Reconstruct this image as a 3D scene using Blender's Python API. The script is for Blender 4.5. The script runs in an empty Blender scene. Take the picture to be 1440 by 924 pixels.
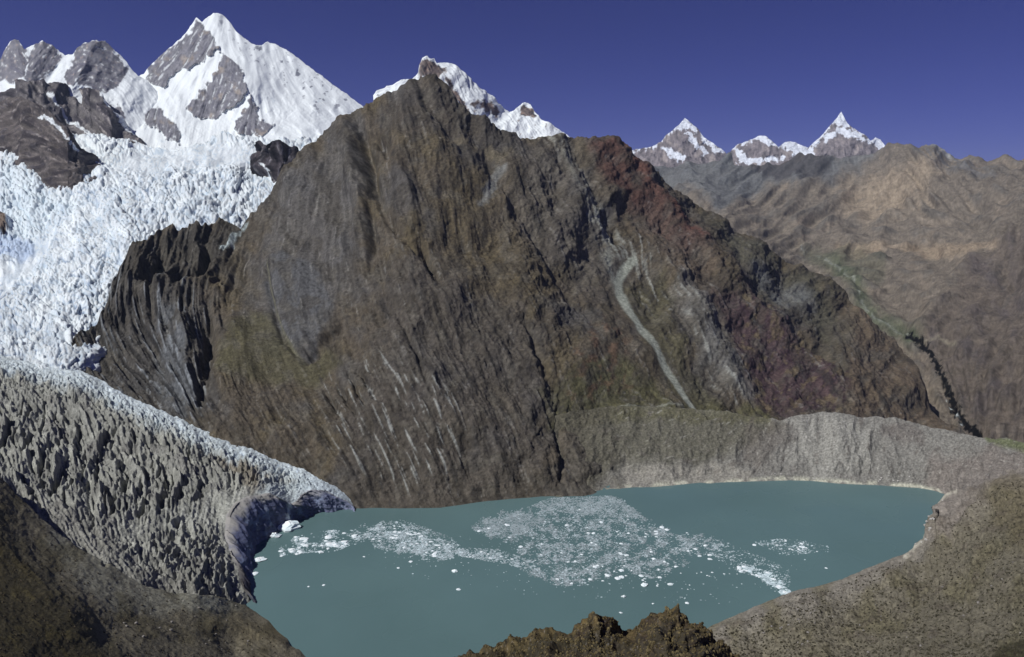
import bpy, math, random
import numpy as np
random.seed(7)
RNG = np.random.default_rng(11)
C = bpy.context.scene.collection

# ------------------------------------------------------------------ camera model
W, HH, F = 1440.0, 924.0, 1028.3
PITCH = math.radians(10.0)
CAMZ = 350.0
SP, CP = math.sin(PITCH), math.cos(PITCH)

def ray(px, py):
    """direction whose component along the view axis is 1 (x right, y ahead, z up)"""
    x = (np.asarray(px, float) - W / 2) / F
    v = (HH / 2 - np.asarray(py, float)) / F
    return x, CP + v * SP, -SP + v * CP

def point(px, py, t):
    x, y, z = ray(px, py)
    return np.stack([x * t, y * t, CAMZ + z * t], -1)

def depth_at_z(px, py, z):
    return (z - CAMZ) / ray(px, py)[2]

# ------------------------------------------------------------------ noise
def _hash(ix, iy, seed):
    h = (ix.astype(np.int64) * 374761393 + iy.astype(np.int64) * 668265263 + seed * 1442695041) & 0xFFFFFFFF
    h = ((h ^ (h >> 13)) * 1274126177) & 0xFFFFFFFF
    h = (h ^ (h >> 16)) & 0xFFFFFFFF
    h = (h * 2246822519) & 0xFFFFFFFF
    return ((h ^ (h >> 15)) & 0xFFFFFF) / float(0x1000000)

def gn(x, y, seed=0):
    x0 = np.floor(x); y0 = np.floor(y)
    fx = x - x0; fy = y - y0
    u = fx * fx * fx * (fx * (fx * 6 - 15) + 10); v = fy * fy * fy * (fy * (fy * 6 - 15) + 10)
    def g(i, j):
        a = _hash(x0 + i, y0 + j, seed) * 2 * np.pi
        return np.cos(a) * (fx - i) + np.sin(a) * (fy - j)
    a = g(0, 0) * (1 - u) + g(1, 0) * u
    b = g(0, 1) * (1 - u) + g(1, 1) * u
    return (a * (1 - v) + b * v) * 1.5

def fbm(x, y, s, o=5, seed=0, gain=.5):
    x = x / s; y = y / s
    r = 0; a = 1; n = 0
    for k in range(o):
        r = r + a * gn(x + 17.3 * k, y - 9.1 * k, seed + k); n += a
        x = x * 2.03; y = y * 2.03; a *= gain
    return r / n * 1.6

def ridged(x, y, s, o=5, seed=0, gain=.55):
    x = x / s; y = y / s
    r = 0; a = 1; n = 0; w = 1
    for k in range(o):
        q = 1 - np.abs(gn(x + 5.7 * k, y + 3.1 * k, seed + k)) * 1.6
        q = np.clip(q, 0, 1) ** 2 * w
        w = np.clip(q * 1.6, 0, 1)
        r = r + a * q; n += a
        x = x * 2.07; y = y * 2.07; a *= gain
    return r / n

def worley(x, y, s, seed=0):
    """f1, f2 distances and the cell's random value"""
    x = x / s; y = y / s
    x0 = np.floor(x); y0 = np.floor(y)
    f1 = np.full(x.shape, 9.); f2 = np.full(x.shape, 9.); cid = np.zeros(x.shape)
    for i in (-1, 0, 1):
        for j in (-1, 0, 1):
            cx = x0 + i + _hash(x0 + i, y0 + j, seed) ; cy = y0 + j + _hash(x0 + i, y0 + j, seed + 1)
            d = np.hypot(cx - x, cy - y)
            near = d < f1
            f2 = np.where(near, f1, np.minimum(f2, d))
            cid = np.where(near, _hash(x0 + i, y0 + j, seed + 2), cid)
            f1 = np.where(near, d, f1)
    return f1, f2, cid

def sst(a, b, x):
    t = np.clip((x - a) / (b - a), 0, 1)
    return t * t * (3 - 2 * t)

def sdf(PX, PY, poly):
    """signed distance to a polygon, positive inside"""
    p = np.asarray(poly, float); n = len(p)
    d = np.full(PX.shape, 1e9); ins = np.zeros(PX.shape, bool)
    for i in range(n):
        a = p[i]; b = p[(i + 1) % n]
        e = b - a; wx = PX - a[0]; wy = PY - a[1]
        t = np.clip((wx * e[0] + wy * e[1]) / (e @ e + 1e-9), 0, 1)
        d = np.minimum(d, np.hypot(wx - e[0] * t, wy - e[1] * t))
        c = ((a[1] > PY) != (b[1] > PY)) & (PX < (b[0] - a[0]) * (PY - a[1]) / (b[1] - a[1] + 1e-12) + a[0])
        ins ^= c
    return np.where(ins, d, -d)

def dline(PX, PY, line):
    """distance to a polyline and position 0..1 along it"""
    p = np.asarray(line, float)
    L = np.concatenate([[0], np.cumsum(np.hypot(*(p[1:] - p[:-1]).T))]); tot = L[-1]
    d = np.full(PX.shape, 1e9); s = np.zeros(PX.shape)
    for i in range(len(p) - 1):
        a = p[i]; e = p[i + 1] - a
        wx = PX - a[0]; wy = PY - a[1]
        t = np.clip((wx * e[0] + wy * e[1]) / (e @ e + 1e-9), 0, 1)
        q = np.hypot(wx - e[0] * t, wy - e[1] * t)
        m = q < d
        d = np.where(m, q, d); s = np.where(m, (L[i] + t * (L[i + 1] - L[i])) / tot, s)
    return d, s

def mask(PX, PY, poly, soft=6, wob=8, ws=25, seed=3):
    b = np.asarray(poly)
    out = np.zeros(PX.shape)
    pad = soft + wob * 2
    m = (PX > b[:, 0].min() - pad) & (PX < b[:, 0].max() + pad) & (PY > b[:, 1].min() - pad) & (PY < b[:, 1].max() + pad)
    if m.any():
        x = PX[m]; y = PY[m]
        out[m] = sst(-soft, soft, sdf(x, y, poly) + wob * fbm(x, y, ws, 4, seed))
    return out

# strata: noise smeared along a field of directions, so that beds and gullies run the way they do in the rock
class Strata:
    def __init__(s, box, ctrl, fine=3.2, L=34, seed=1, power=2.1):
        x0, y0, x1, y1 = [int(v) for v in box]
        s.x0, s.y0 = x0, y0
        X, Y = np.meshgrid(np.arange(x0, x1 + 1, dtype=float), np.arange(y0, y1 + 1, dtype=float))
        Xw = X + 10 * fbm(X, Y, 90, 2, seed + 40); Yw = Y + 10 * fbm(X, Y, 90, 2, seed + 50)
        cx = np.zeros(X.shape); sx = np.zeros(X.shape); wsum = 0
        for (a, b, ang) in ctrl:
            w = 1 / (np.hypot(Xw - a, Yw - b) + 12) ** power
            th = math.radians(ang) * 2
            cx += w * math.cos(th); sx += w * math.sin(th)
        th = np.arctan2(sx, cx) / 2 + .10 * fbm(X, Y, 30, 3, seed + 60)
        s.dx = np.cos(th); s.dy = np.sin(th)
        n = gn(X / fine, Y / fine, seed) + .7 * gn(X / fine / 2.3, Y / fine / 2.3, seed + 1)
        s.n = n
        s.im = s.lic(n, int(L * .62))
        n2 = gn(X / fine / 4, Y / fine / 4, seed + 5)
        s.im2 = s.lic(n2, int(L * .95))
    def lic(s, n, L):
        h, w = n.shape
        gx, gy = np.meshgrid(np.arange(w, dtype=float), np.arange(h, dtype=float))
        acc = n.astype(np.float32).copy(); nf = n.astype(np.float32).ravel()
        DX = s.dx.astype(np.float32).ravel(); DY = s.dy.astype(np.float32).ravel()
        gx = gx.astype(np.float32); gy = gy.astype(np.float32); sh = acc.shape
        for sg in (1, -1):
            x = gx.copy(); y = gy.copy(); px = DX.reshape(sh) * sg; py = DY.reshape(sh) * sg
            K = int(L / 2 * 1.6 / 2.0)
            for k in range(K):
                x += px * 2.0; y += py * 2.0
                np.clip(x, 0, w - 1, out=x); np.clip(y, 0, h - 1, out=y)
                id = (y + .5).astype(np.int32) * w + (x + .5).astype(np.int32)
                ndx = DX.take(id); ndy = DY.take(id)
                fl = np.where(ndx * px + ndy * py < 0, np.float32(-1), np.float32(1))
                px = ndx * fl; py = ndy * fl
                acc += nf.take(id) * (1 - k / K)
        acc = acc.astype(float)
        acc -= acc.mean(); acc /= acc.std()
        return acc
    def at(s, PX, PY, im):
        x = np.clip(PX - s.x0, 0, im.shape[1] - 1.001); y = np.clip(PY - s.y0, 0, im.shape[0] - 1.001)
        xi = x.astype(int); yi = y.astype(int); fx = x - xi; fy = y - yi
        return (im[yi, xi] * (1 - fx) + im[yi, xi + 1] * fx) * (1 - fy) + (im[yi + 1, xi] * (1 - fx) + im[yi + 1, xi + 1] * fx) * fy
    def fine(s, PX, PY): return s.at(PX, PY, s.im)
    def broad(s, PX, PY): return s.at(PX, PY, s.im2)

# smooth surface of inverse depth through control points (planes stay planes)
class Depth:
    def __init__(s, pts):
        P = []; w = []
        for p in pts:
            if p[2] == 'z': t = float(depth_at_z(p[0], p[1], p[3]))
            else: t = float(p[3])
            P.append((p[0], p[1])); w.append(1000.0 / t)
        s.P = np.array(P, float) / 300.0; n = len(P)
        K = s.phi(s.P[:, None] - s.P[None]) + np.eye(n) * 1e-4
        Q = np.concatenate([np.ones((n, 1)), s.P], 1)
        A = np.block([[K, Q], [Q.T, np.zeros((3, 3))]])
        s.c = np.linalg.solve(A, np.concatenate([w, np.zeros(3)]))
    @staticmethod
    def phi(d):
        r = np.sqrt((d ** 2).sum(-1))
        return r            # biharmonic in 3-D sense: stays tame between the points
    def __call__(s, px, py):
        px = np.asarray(px, float) / 300; py = np.asarray(py, float) / 300
        r = s.c[-3] + s.c[-2] * px + s.c[-1] * py
        for i, p in enumerate(s.P):
            r = r + s.c[i] * np.hypot(px - p[0], py - p[1])
        return 1000.0 / np.clip(r, .03, 50)

def lerpline(x, line):
    p = np.asarray(line, float)
    return np.interp(x, p[:, 0], p[:, 1])

# ------------------------------------------------------------------ colour helpers
def A(r, g, b, k=1.25):
    c = np.array([r, g, b]) / 255.0
    lin = np.where(c <= .04045, c / 12.92, ((c + .055) / 1.055) ** 2.4)
    return lin * k

def mixc(col, tgt, m):
    return col * (1 - m[..., None]) + np.asarray(tgt) * m[..., None]

SNOW = np.array([.80, .855, .875])

# ------------------------------------------------------------------ materials
def ground_mat(name, rough=.95, spec=.12, scale=.15, amt=.25, bump=.0, bscale=.5, sss=0):
    m = bpy.data.materials.new(name); m.use_nodes = True
    nt = m.node_tree; nd = nt.nodes; lk = nt.links
    b = nd['Principled BSDF']
    at = nd.new('ShaderNodeAttribute'); at.attribute_name = 'surface_colour'
    tc = nd.new('ShaderNodeNewGeometry')
    nz = nd.new('ShaderNodeTexNoise'); nz.inputs['Scale'].default_value = scale; nz.inputs['Detail'].default_value = 8; nz.inputs['Roughness'].default_value = .65
    lk.new(tc.outputs['Position'], nz.inputs['Vector'])
    mr = nd.new('ShaderNodeMapRange')
    mr.inputs['From Min'].default_value = .3; mr.inputs['From Max'].default_value = .7
    mr.inputs['To Min'].default_value = 1 - amt; mr.inputs['To Max'].default_value = 1 + amt
    lk.new(nz.outputs['Fac'], mr.inputs['Value'])
    mx = nd.new('ShaderNodeVectorMath'); mx.operation = 'SCALE'
    lk.new(at.outputs['Color'], mx.inputs[0]); lk.new(mr.outputs['Result'], mx.inputs['Scale'])
    lk.new(mx.outputs['Vector'], b.inputs['Base Color'])
    b.inputs['Roughness'].default_value = rough
    b.inputs['Specular IOR Level'].default_value = spec
    if bump:
        n2 = nd.new('ShaderNodeTexNoise'); n2.inputs['Scale'].default_value = bscale; n2.inputs['Detail'].default_value = 9; n2.inputs['Roughness'].default_value = .7
        lk.new(tc.outputs['Position'], n2.inputs['Vector'])
        bp = nd.new('ShaderNodeBump'); bp.inputs['Strength'].default_value = 1; bp.inputs['Distance'].default_value = bump
        lk.new(n2.outputs['Fac'], bp.inputs['Height']); lk.new(bp.outputs['Normal'], b.inputs['Normal'])
    return m

M_ROCK = ground_mat('strata_rock', scale=.13, amt=.42, bump=4, bscale=.16)
M_FAR = ground_mat('far_rock', scale=.02, amt=.3, bump=22, bscale=.022)
M_ICE = ground_mat('glacier_ice', rough=.7, spec=.25, scale=.1, amt=.06, bump=.8, bscale=.25)
M_SCREE = ground_mat('moraine_scree', scale=.35, amt=.42, bump=1.3, bscale=.4)
M_NEAR = ground_mat('near_rock', scale=1.2, amt=.4, bump=.25, bscale=1.5)

def make_mesh(name, P, col, mat, nu, nv, parent=None, smooth=True, drop=None):
    """P: (nv,nu,3) grid"""
    me = bpy.data.meshes.new(name)
    V = P.reshape(-1, 3)
    me.vertices.add(len(V)); me.vertices.foreach_set('co', V.astype(np.float32).ravel())
    idx = np.arange(nu * nv).reshape(nv, nu)
    q = np.stack([idx[:-1, :-1], idx[:-1, 1:], idx[1:, 1:], idx[1:, :-1]], -1).reshape(-1, 4)
    if drop is not None: q = q[~drop.reshape(-1)[q].any(1)]
    me.loops.add(q.size); me.loops.foreach_set('vertex_index', q.ravel().astype(np.int32))
    me.polygons.add(len(q))
    me.polygons.foreach_set('loop_start', np.arange(0, q.size, 4, dtype=np.int32))
    me.polygons.foreach_set('loop_total', np.full(len(q), 4, dtype=np.int32))
    me.update(calc_edges=True)
    if smooth: me.polygons.foreach_set('use_smooth', np.ones(len(q), bool))
    a = me.color_attributes.new('surface_colour', 'FLOAT_COLOR', 'POINT')
    c4 = np.concatenate([np.clip(col.reshape(-1, 3), .004, .92), np.ones((nu * nv, 1))], 1)
    a.data.foreach_set('color', c4.astype(np.float32).ravel())
    me.materials.append(mat)
    o = bpy.data.objects.new(name, me); C.objects.link(o)
    if parent: o.parent = parent
    return o

def tag(o, label=None, cat=None, group=None, kind=None):
    if label: o['label'] = label
    if cat: o['category'] = cat
    if group: o['group'] = group
    if kind: o['kind'] = kind
    return o

GRID = {}
def land(name, x0, x1, top, bot, depth, mat, relief, colour, step=1.3, jag=1.5, jagscale=14, back=(1.0, 0.9), nback=14, parent=None, seed=0, disp='normal', clip=None, key=None):
    """one landform: a fine grid of ground seen from its foot to its crest, going over the crest and down its far side"""
    nu = int((x1 - x0) / step) + 1
    u = np.linspace(x0, x1, nu)
    tp = lerpline(u, top) + jag * fbm(u, u * 0 + seed, jagscale, 5, seed + 70, .6)
    bt = lerpline(u, bot)
    hmax = np.percentile(bt - tp, 90)
    nv = max(int(hmax / step), 12) + 1
    v = np.linspace(0, 1, nv)[:, None]
    PX = np.repeat(u[None], nv, 0); PY = bt[None] * (1 - v) + tp[None] * v
    T = depth(PX, PY)
    P = point(PX, PY, T)
    # the far side
    bl, bd = back
    rows = []; prx = []; pry = []
    top_p = P[-1]; away = top_p - np.array([0, 0, CAMZ]); away[:, 2] = 0
    away /= np.linalg.norm(away, axis=1)[:, None]
    sc = T[-1][:, None]
    rise = .5 * (P[-1] - P[-4]) / 3
    for k in range(1, nback + 1):
        f = (k / nback) ** 1.5
        p = top_p + away * sc * bl * f
        p[:, 2] -= (sc[:, 0] * bl * bd) * f * (1 - .35 * math.exp(-f * 40))
        rows.append(p); prx.append(u); pry.append(tp - 90 * f)
    P = np.concatenate([P, np.array(rows)], 0)
    PX = np.concatenate([PX, np.array(prx)], 0); PY = np.concatenate([PY, np.array(pry)], 0)
    T = np.concatenate([T, np.repeat(T[-1:], nback, 0)], 0)
    nv2 = nv + nback
    # normals of the smooth base
    du = np.gradient(P, axis=1); dv = np.gradient(P, axis=0)
    N = np.cross(du, dv); N /= np.linalg.norm(N, axis=2)[..., None] + 1e-9
    N[N[..., 2] < 0] *= -1
    N[nv - 2:] = N[nv - 6:nv - 3].mean(0)[None]
    h = relief(PX, PY, T)
    fade = np.ones((nv2, 1)); fade[nv:, 0] = np.linspace(1, .3, nback)
    h = h * fade
    if disp == 'z': P[..., 2] += h
    elif disp == 'ray':
        r = P - np.array([0, 0, CAMZ]); r /= np.linalg.norm(r, axis=2)[..., None]
        P -= r * h[..., None]
    else: P += N * h[..., None]
    col = colour(PX, PY, T, P)
    o = make_mesh(name, P, col, mat, nu, nv2, parent, drop=None if clip is None else sdf(PX, PY, clip) > 0)
    GRID[key or name] = (PX[:nv], PY[:nv], P[:nv])
    return o

exec_parts = None
# ================================================================== FAR RIGHT RANGE
def far_peak(x0, x1, top, t0, label, snows, seed, group='snow capped peaks on the far horizon'):
    D = Depth([(x0, 250, 't', t0 * .93), (x1, 250, 't', t0 * .93), (x0, 215, 't', t0), (x1, 215, 't', t0), ((x0 + x1) / 2, 165, 't', t0 * 1.08), ((x0 + x1) / 2, 200, 't', t0 * .99)])
    st = Strata((x0 - 5, 140, x1 + 5, 290), [(x0, 200, 150), (x1, 200, 30), ((x0 + x1) / 2, 180, 80)], 2.2, 12, seed)
    def relief(X, Y, T):
        return T * (.008 * fbm(X, Y, 30, 4, seed) + .006 * (ridged(X, Y, 18, 5, seed + 3, .5) - .4) + .0005 * st.fine(X, Y))
    def colour(X, Y, T, P):
        n = fbm(X, Y, 9, 4, seed + 9)
        c = A(112, 106, 108)[None, None] * (1 + .4 * n + .16 * st.fine(X, Y))[..., None]
        c = mixc(c, A(150, 142, 138), sst(.1, .6, fbm(X, Y, 16, 3, seed + 4)) * .6)
        m = np.zeros(X.shape)
        for poly in snows: m = np.maximum(m, mask(X, Y, poly, .8, 5, 7, seed + 5))
        tp = lerpline(X, top)
        m = np.maximum(m, sst(.2, 1.0, 1.0 * (1 - np.abs(Y - tp) / 5) + 1.6 * n + .4 * st.fine(X, Y) - .3) * (Y < tp + 9))
        return mixc(c, SNOW * np.array([.93, .93, 1.0]), np.clip(m, 0, 1))
    o = land('snow_mountain', x0, x1, top, [(x0, 285), (x1, 285)], D, M_FAR, relief, colour, step=.7, jag=1.5, jagscale=9, back=(.35, .6), seed=seed, disp='ray')
    tag(o, label, 'mountain', group, 'structure')

far_peak(865, 1048, [(865, 216), (890, 211), (905, 208), (918, 206), (930, 199), (938, 189), (948, 181), (956, 174), (963, 166), (971, 173), (980, 180), (990, 193), (1000, 200), (1012, 207), (1020, 214), (1030, 224), (1048, 240)], 10500,
    'grey pyramid peak with snow summit and snow streaks, left of the three far peaks',
    [[(938, 190), (963, 166), (985, 186), (965, 182), (950, 183)], [(930, 208), (942, 208), (962, 220), (960, 228), (944, 222)], [(964, 183), (972, 184), (985, 205), (998, 216), (990, 218), (975, 205)], [(985, 195), (1020, 212), (1012, 217), (1000, 210)]], 21)
far_peak(1015, 1155, [(1015, 232), (1028, 212), (1038, 202), (1050, 199), (1058, 195), (1068, 191), (1075, 190), (1085, 197), (1095, 207), (1103, 200), (1112, 198), (1125, 203), (1138, 208), (1155, 222)], 12500,
    'low snowy saddle peak lying between the two pyramid peaks on the horizon',
    [[(1034, 206), (1042, 212), (1052, 222), (1100, 220), (1104, 226), (1050, 232), (1036, 222)], [(1050, 198), (1075, 188), (1094, 204), (1080, 205), (1068, 196)], [(1096, 206), (1110, 198), (1140, 206), (1138, 226), (1120, 226), (1112, 214)]], 22)
far_peak(1118, 1268, [(1118, 226), (1130, 213), (1142, 203), (1150, 196), (1158, 188), (1164, 180), (1171, 173), (1177, 166), (1183, 157), (1187, 165), (1192, 174), (1200, 180), (1208, 185), (1216, 189), (1224, 198), (1231, 193), (1238, 195), (1246, 207), (1256, 218), (1268, 228)], 11300,
    'steep jagged grey snow horn with ragged summit, tallest of the far right peaks',
    [[(1168, 170), (1182, 156), (1195, 168), (1190, 180), (1178, 176)], [(1155, 190), (1180, 180), (1205, 184), (1222, 197), (1205, 196), (1180, 188), (1162, 200)], [(1222, 200), (1232, 190), (1248, 207), (1240, 212)], [(1120, 222), (1140, 206), (1150, 200), (1142, 222)]], 23)

# ================================================================== BROWN HILLS AND VALLEY TO THE RIGHT
D_HILL = Depth([(880, 232, 't', 8500), (960, 229, 't', 8300), (1024, 214, 't', 8600), (1067, 232, 't', 8200), (1147, 231, 't', 7800), (1232, 219, 't', 7400), (1303, 201, 't', 6800), (1392, 211, 't', 6500), (1440, 218, 't', 6200), (1600, 235, 't', 5800),
    (1000, 290, 't', 5600), (1100, 320, 't', 5200), (1200, 290, 't', 6000), (1300, 270, 't', 5700), (1440, 280, 't', 4900),
    (1130, 350, 't', 4700), (1200, 360, 't', 4600), (1300, 345, 't', 4700), (1250, 400, 't', 3800), (1440, 340, 't', 3700), (1200, 440, 't', 3200), (1280, 475, 't', 2600), (1340, 430, 't', 3050), (1440, 420, 't', 2700), (1600, 400, 't', 2500),
    (1320, 540, 't', 2100), (1375, 606, 't', 1650), (1440, 520, 't', 2000), (1440, 620, 't', 1560), (1600, 600, 't', 1450), (1200, 640, 't', 1700), (1440, 700, 't', 1300), (1000, 500, 't', 2700)])
ST_HILL = Strata((870, 190, 1610, 720), [(900, 250, 40), (960, 260, 30), (1050, 250, 140), (1150, 260, 140), (1230, 250, 145), (1300, 250, 60), (1380, 240, 30), (1440, 250, 25), (1100, 330, 160), (1200, 370, 5), (1300, 360, 170), (1250, 420, 20), (1180, 400, 35), (1260, 470, 45), (1330, 540, 60), (1440, 360, 120), (1420, 450, 125), (1400, 540, 110), (1440, 600, 100), (1330, 450, 140), (1550, 400, 120)], 3.0, 26, 5)
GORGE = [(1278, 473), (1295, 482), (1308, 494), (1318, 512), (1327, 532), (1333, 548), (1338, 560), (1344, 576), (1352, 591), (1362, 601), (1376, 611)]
def r_hill(X, Y, T):
    rough = sst(230, 330, Y)
    h = T * (.016 * fbm(X, Y, 120, 3, 31) + .007 * (ridged(X + Y * .8, Y * 1.3, 60, 5, 32, .42) - .4) * (1 - .5 * sst(340, 380, Y) * (1 - sst(430, 500, Y)))
             + .0004 * ST_HILL.fine(X, Y) + .0020 * ST_HILL.broad(X, Y) + .0005 * fbm(X, Y, 9, 4, 33) + .0045 * (ridged(X * .55 + Y * .83, (Y * .55 - X * .83) * .25, 26, 6, 30, .5) - .4))
    d, s = dline(X, Y, GORGE)
    h -= T * .003 * np.exp(-(d / (7 + 4 * s)) ** 2) * (1 + .8 * fbm(X, Y, 8, 3, 48))
    d, s = dline(X, Y, [(1440, 320), (1395, 352), (1350, 400), (1310, 440), (1290, 470)])
    h += T * .012 * np.exp(-(d / 30) ** 2)
    return h * (1 + 0 * rough)
def c_hill(X, Y, T, P):
    n = fbm(X, Y, 40, 5, 35); n2 = fbm(X, Y, 10, 4, 36); f = ST_HILL.fine(X, Y); b = ST_HILL.broad(X, Y)
    c = np.ones(X.shape + (3,)) * A(106, 95, 86)
    c = mixc(c, A(120, 106, 94), sst(-.1, .6, n) * .8)
    c = mixc(c, A(84, 80, 78), sst(.1, 1.0, .45 * b + n * 1.0 + .5 * n2) * .6)
    c = mixc(c, A(90, 92, 98), mask(X, Y, [(870, 225), (960, 222), (1024, 205), (1060, 228), (1150, 220), (1240, 215), (1180, 250), (1080, 262), (1020, 300), (960, 270), (900, 250)], 10, 12, 30, 37) * .8)
    c = mixc(c, A(60, 55, 58), mask(X, Y, [(1055, 228), (1110, 222), (1165, 225), (1160, 250), (1130, 258), (1075, 248)], 5, 8, 20, 38) * .75)
    c = mixc(c, A(150, 128, 106), mask(X, Y, [(1180, 340), (1330, 340), (1400, 350), (1350, 365), (1260, 352), (1180, 362)], 5, 8, 40, 39) * .55)
    c = mixc(c, A(148, 128, 108), mask(X, Y, [(1180, 260), (1300, 225), (1330, 240), (1270, 290), (1210, 300)], 14, 14, 30, 40) * .5)
    c = mixc(c, A(78, 82, 92), mask(X, Y, [(1275, 205), (1300, 199), (1345, 205), (1400, 238), (1370, 240), (1310, 228)], 8, 10, 18, 41) * .55 * sst(-.6, .4, f))
    c = mixc(c, A(150, 148, 150), mask(X, Y, [(1300, 198), (1330, 200), (1348, 212), (1320, 208)], 3, 3, 10, 42) * .8)
    c = mixc(c, A(74, 76, 60), mask(X, Y, [(1128, 340), (1200, 345), (1250, 365), (1230, 400), (1200, 390), (1150, 372)], 10, 12, 25, 43) * .5)
    # the darker near hillside on the right
    dk = mask(X, Y, [(1470, 315), (1400, 352), (1370, 372), (1330, 430), (1300, 470), (1330, 540), (1360, 610), (1640, 640), (1640, 300)], 16, 16, 40, 44)
    c = mixc(c, A(88, 76, 70), dk * .6)
    c = mixc(c, A(76, 68, 74), dk * sst(-.2, .7, fbm(X, Y, 34, 4, 45)) * .55)
    # stream with its pale gravel and green banks
    d, s = dline(X, Y, [(1130, 340), (1165, 362), (1190, 385), (1205, 410), (1212, 432), (1232, 448), (1252, 456), (1270, 465), (1282, 474)])
    c = mixc(c, A(76, 84, 62), np.exp(-((d + n2 * 5) / 12) ** 2) * sst(0, .35, s) * .8)
    c = mixc(c, A(150, 150, 145), np.exp(-((d + n2 * 2.5) / 2.6) ** 2) * sst(-.2, .3, n2 + .1) * .55)
    c = mixc(c, A(140, 130, 112), np.exp(-((dline(X, Y, [(1285, 482), (1320, 478), (1345, 484)])[0]) / 2.0) ** 2) * .5)
    # black gorge: dark crags and gorge shade put into the colour, notch kept shallow
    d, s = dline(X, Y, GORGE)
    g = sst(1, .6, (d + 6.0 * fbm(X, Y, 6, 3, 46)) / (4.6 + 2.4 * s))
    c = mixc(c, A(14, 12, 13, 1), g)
    d2, s2 = dline(X, Y, [(1330, 556), (1336, 568), (1345, 582), (1351, 596)])
    c = mixc(c, A(185, 190, 195), np.exp(-(d2 / 1.7) ** 2) * sst(.0, .5, fbm(X, Y, 6, 3, 47)))
    rg = ridged(X * .55 + Y * .83, (Y * .55 - X * .83) * .3, 22, 5, 29, .55)
    c = mixc(c, A(86, 80, 76), sst(.62, .85, rg) * .5); c = c * (1 + .06 * f + .10 * n2 + .34 * fbm(X, Y, 3.0, 3, 49, .7))[..., None]
    gr = c.mean(-1, keepdims=True)
    return (c * .80 + gr * .20) * np.array([.99, 1.03, .97]) * 1.06
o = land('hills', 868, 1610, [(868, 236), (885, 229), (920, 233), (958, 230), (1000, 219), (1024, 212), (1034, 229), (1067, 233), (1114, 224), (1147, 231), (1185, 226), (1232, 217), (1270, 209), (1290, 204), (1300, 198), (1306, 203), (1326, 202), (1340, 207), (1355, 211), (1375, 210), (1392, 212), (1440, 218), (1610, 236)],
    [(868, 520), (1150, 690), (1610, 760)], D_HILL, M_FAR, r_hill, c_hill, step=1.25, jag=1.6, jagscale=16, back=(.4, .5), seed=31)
tag(o, 'bare brown hills and broad valley beyond the moraine on the right', 'hills', None, 'structure')

# ================================================================== SNOW MASSIF, LEFT
TOP_BIG = [(150, 120), (185, 112), (197, 106), (203, 103), (212, 91), (228, 76), (245, 62), (258, 50), (268, 36), (276, 25), (284, 30), (292, 24), (300, 18), (312, 20), (322, 29), (332, 44), (345, 55), (356, 62), (367, 64), (376, 59), (388, 62), (400, 68), (412, 76), (432, 92), (452, 106), (472, 122), (490, 134), (505, 146), (560, 180)]
D_BIG = Depth([(150, 120, 't', 4300), (200, 104, 't', 4350), (245, 62, 't', 4550), (300, 18, 't', 4800), (376, 60, 't', 4700), (452, 106, 't', 4500), (520, 155, 't', 4300), (560, 180, 't', 4200),
    (290, 90, 't', 4200), (345, 125, 't', 3850), (230, 150, 't', 3800), (160, 160, 't', 3700), (290, 165, 't', 3750), (400, 130, 't', 4050), (350, 190, 't', 3450), (430, 180, 't', 3600), (200, 240, 't', 3000), (350, 250, 't', 2900), (560, 240, 't', 3500), (240, 110, 't', 4150)])
ST_BIG = Strata((140, 0, 570, 270), [(230, 100, 140), (270, 60, 125), (260, 110, 130), (290, 130, 95), (320, 140, 130), (340, 70, 60), (380, 120, 62), (420, 120, 50), (470, 150, 40), (250, 170, 95), (180, 130, 100), (400, 190, 20), (330, 110, 110)], 2.4, 22, 8)
ROCKS_BIG = [[(207, 96), (225, 78), (245, 63), (256, 54), (268, 46), (276, 30), (287, 37), (297, 52), (307, 66), (300, 76), (287, 84), (272, 92), (262, 98), (247, 100), (238, 112), (226, 125), (214, 118), (206, 108)],
             [(310, 74), (322, 78), (338, 96), (342, 108), (348, 127), (340, 142), (318, 158), (295, 169), (276, 163), (262, 152), (276, 138), (288, 122), (302, 102), (308, 90)],
             [(352, 132), (358, 150), (364, 165), (382, 178), (376, 188), (362, 192), (338, 187), (330, 180), (338, 160), (348, 150)],
             [(206, 150), (220, 148), (236, 165), (256, 190), (252, 204), (240, 196), (226, 184), (210, 176), (200, 165)]]
def big_rock(X, Y):
    m = np.zeros(X.shape)
    for i, p in enumerate(ROCKS_BIG): m = np.maximum(m, mask(X, Y, p, 1.0, 5.5, 12, 60 + i))
    return m
def r_big(X, Y, T):
    rock = big_rock(X, Y)
    h = T * (.010 * fbm(X, Y, 70, 3, 51) + .0045 * (ridged(X, Y, 34, 6, 52, .52) - .4) + .0003 * ST_BIG.fine(X, Y) * (1 + rock * 1.5) + .0013 * ST_BIG.broad(X, Y))
    f1, f2, cid = worley(X, Y * 1.4, 9, 53)
    sr = mask(X, Y, [(330, 165), (400, 130), (450, 150), (510, 150), (500, 230), (330, 240), (230, 210), (180, 150), (240, 170)], 18, 14, 30, 54)
    h += T * .0016 * sr * (cid - .5 + np.clip(f2 - f1, 0, .3) * 1.5)
    h += T * .006 * rock
    d, s = dline(X, Y, [(284, 28), (300, 50), (318, 75), (342, 105), (352, 135)])
    h += T * .007 * np.exp(-d / 26)
    return h
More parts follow.
